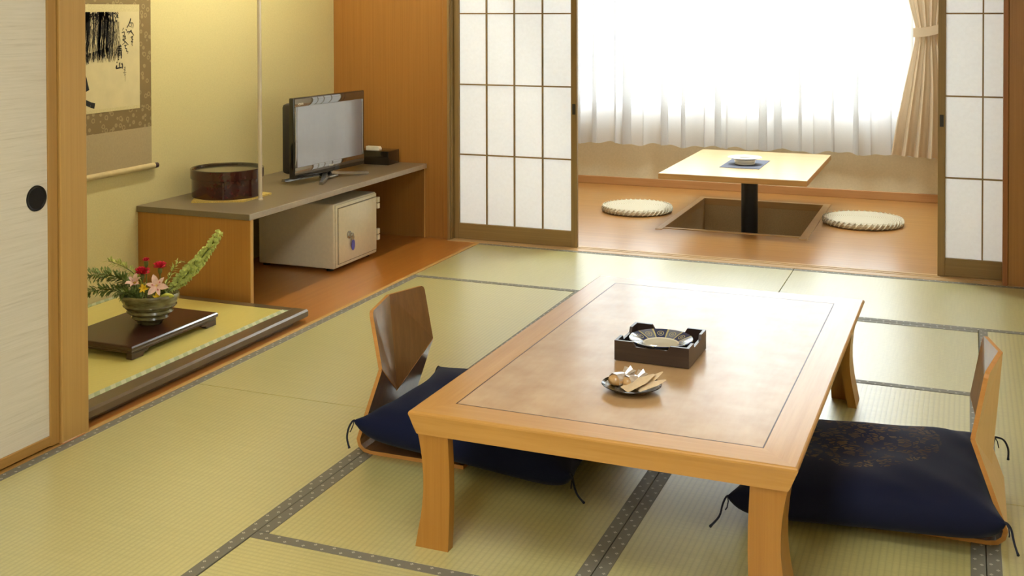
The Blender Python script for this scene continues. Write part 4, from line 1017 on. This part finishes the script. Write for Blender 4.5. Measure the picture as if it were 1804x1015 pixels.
round_cushion('round woven sedge cushion left of the leg pit', (-1.957, 7.03, 0), .222)
round_cushion('round woven sedge cushion right of the leg pit', (-.578, 7.10, 0), .232)

# ------------------------------------------------------------------ curtains
def sheer(label, x0, x1, seed):
    r_ = random.Random(seed); t = thing('sheer_curtain', label, 'curtain', ((x0+x1)/2, 7.955, .30), 0, 'sheer curtains of the veranda window')
    folds = []; x = x0
    while x < x1: folds.append(x); x += r_.uniform(.09, .16)
    amp = [r_.uniform(.016, .036) for _ in folds]
    wid = [r_.uniform(.016, .046) for _ in folds]; kk = [r_.choice((1.4, 2.4, 3.2, 3.4)) for _ in folds]
    def f(a, c):
        X0 = x0+(x1-x0)*a; z = .315+(2.33-.315)*c; X = X0; y = .008*math.sin(X0*23+seed)
        for p_, a_, w_, k_ in zip(folds, amp, wid, kk):
            u = (X0-p_)/w_
            if abs(u) > 4: continue
            e = math.exp(-u*u); X -= k_*w_*u*e*(1-.25*c); y -= a_*e*(.6+.4*(1-c))
        hem = .008*math.sin(X*17+seed)+.006*math.sin(X*41)
        return (X-(x0+x1)/2, y, z-.30+hem*(1-c))
    b = MB().grid(f, 520, 10); b.build('cloth', 'sheer', t, 180); return t
sheer('sheer white curtain on the left half of the veranda window', -3.25, -1.552, 5)
sheer('sheer white curtain on the right half, behind the beige drape', -1.548, -.13, 9)
dp = thing('drape', 'beige velvet drape tied back at the right end of the veranda window', 'curtain', (-.26, 7.875, .31))
def drape_f(a, c):
    z = .318+(2.33-.318)*c
    key = [(.318, -.462, -.10), (.55, -.425, -.105), (.80, -.375, -.125), (1.0, -.332, -.155), (1.10, -.312, -.17), (1.16, -.312, -.172), (1.25, -.335, -.16), (1.45, -.385, -.13), (1.7, -.46, -.10), (2.33, -.52, -.08)]
    for q, q2 in zip(key, key[1:]):
        if z <= q2[0]+1e-6:
            t = (z-q[0])/(q2[0]-q[0]); xl, xr = q[1]+(q2[1]-q[1])*t, q[2]+(q2[2]-q[2])*t; break
    wdt = xr-xl; am = .022*min(1, wdt/.30)
    y = -am*(math.sin(a*PI*2*4.5+.6)+.35*math.sin(a*PI*2*9+1.0))
    return (xl+wdt*a+.26, y, z-.31+.010*(a-.5)*-1*(1-c)*2+.004*math.sin(a*28)*(1-c))
MB().grid(drape_f, 120, 40).build('cloth', 'drape', dp, 180)
b = MB(); rings = []
for k in range(15):
    f = k/14; x = -.326+.17*f; y = 7.875-.034-.006*math.sin(f*PI); z0 = 1.105+.030*f*f; z1 = 1.165+.030*f*f
    rings.append([(x+.26, y-7.875, z0-.31), (x+.26, y-7.875-.004, z0-.31), (x+.26, y-7.875-.004, z1-.31), (x+.26, y-7.875, z1-.31)])
b.loops(rings).build('tieback', 'drape', dp, 60)
rl = thing('curtain_rail', 'white curtain rail above the veranda window', 'rail', (-1.65, 7.93, 2.335))
MB().box(-1.7, 1.65, -.06, .06, 0, .03, .003, 1).build('rail_body', 'white_metal', rl)
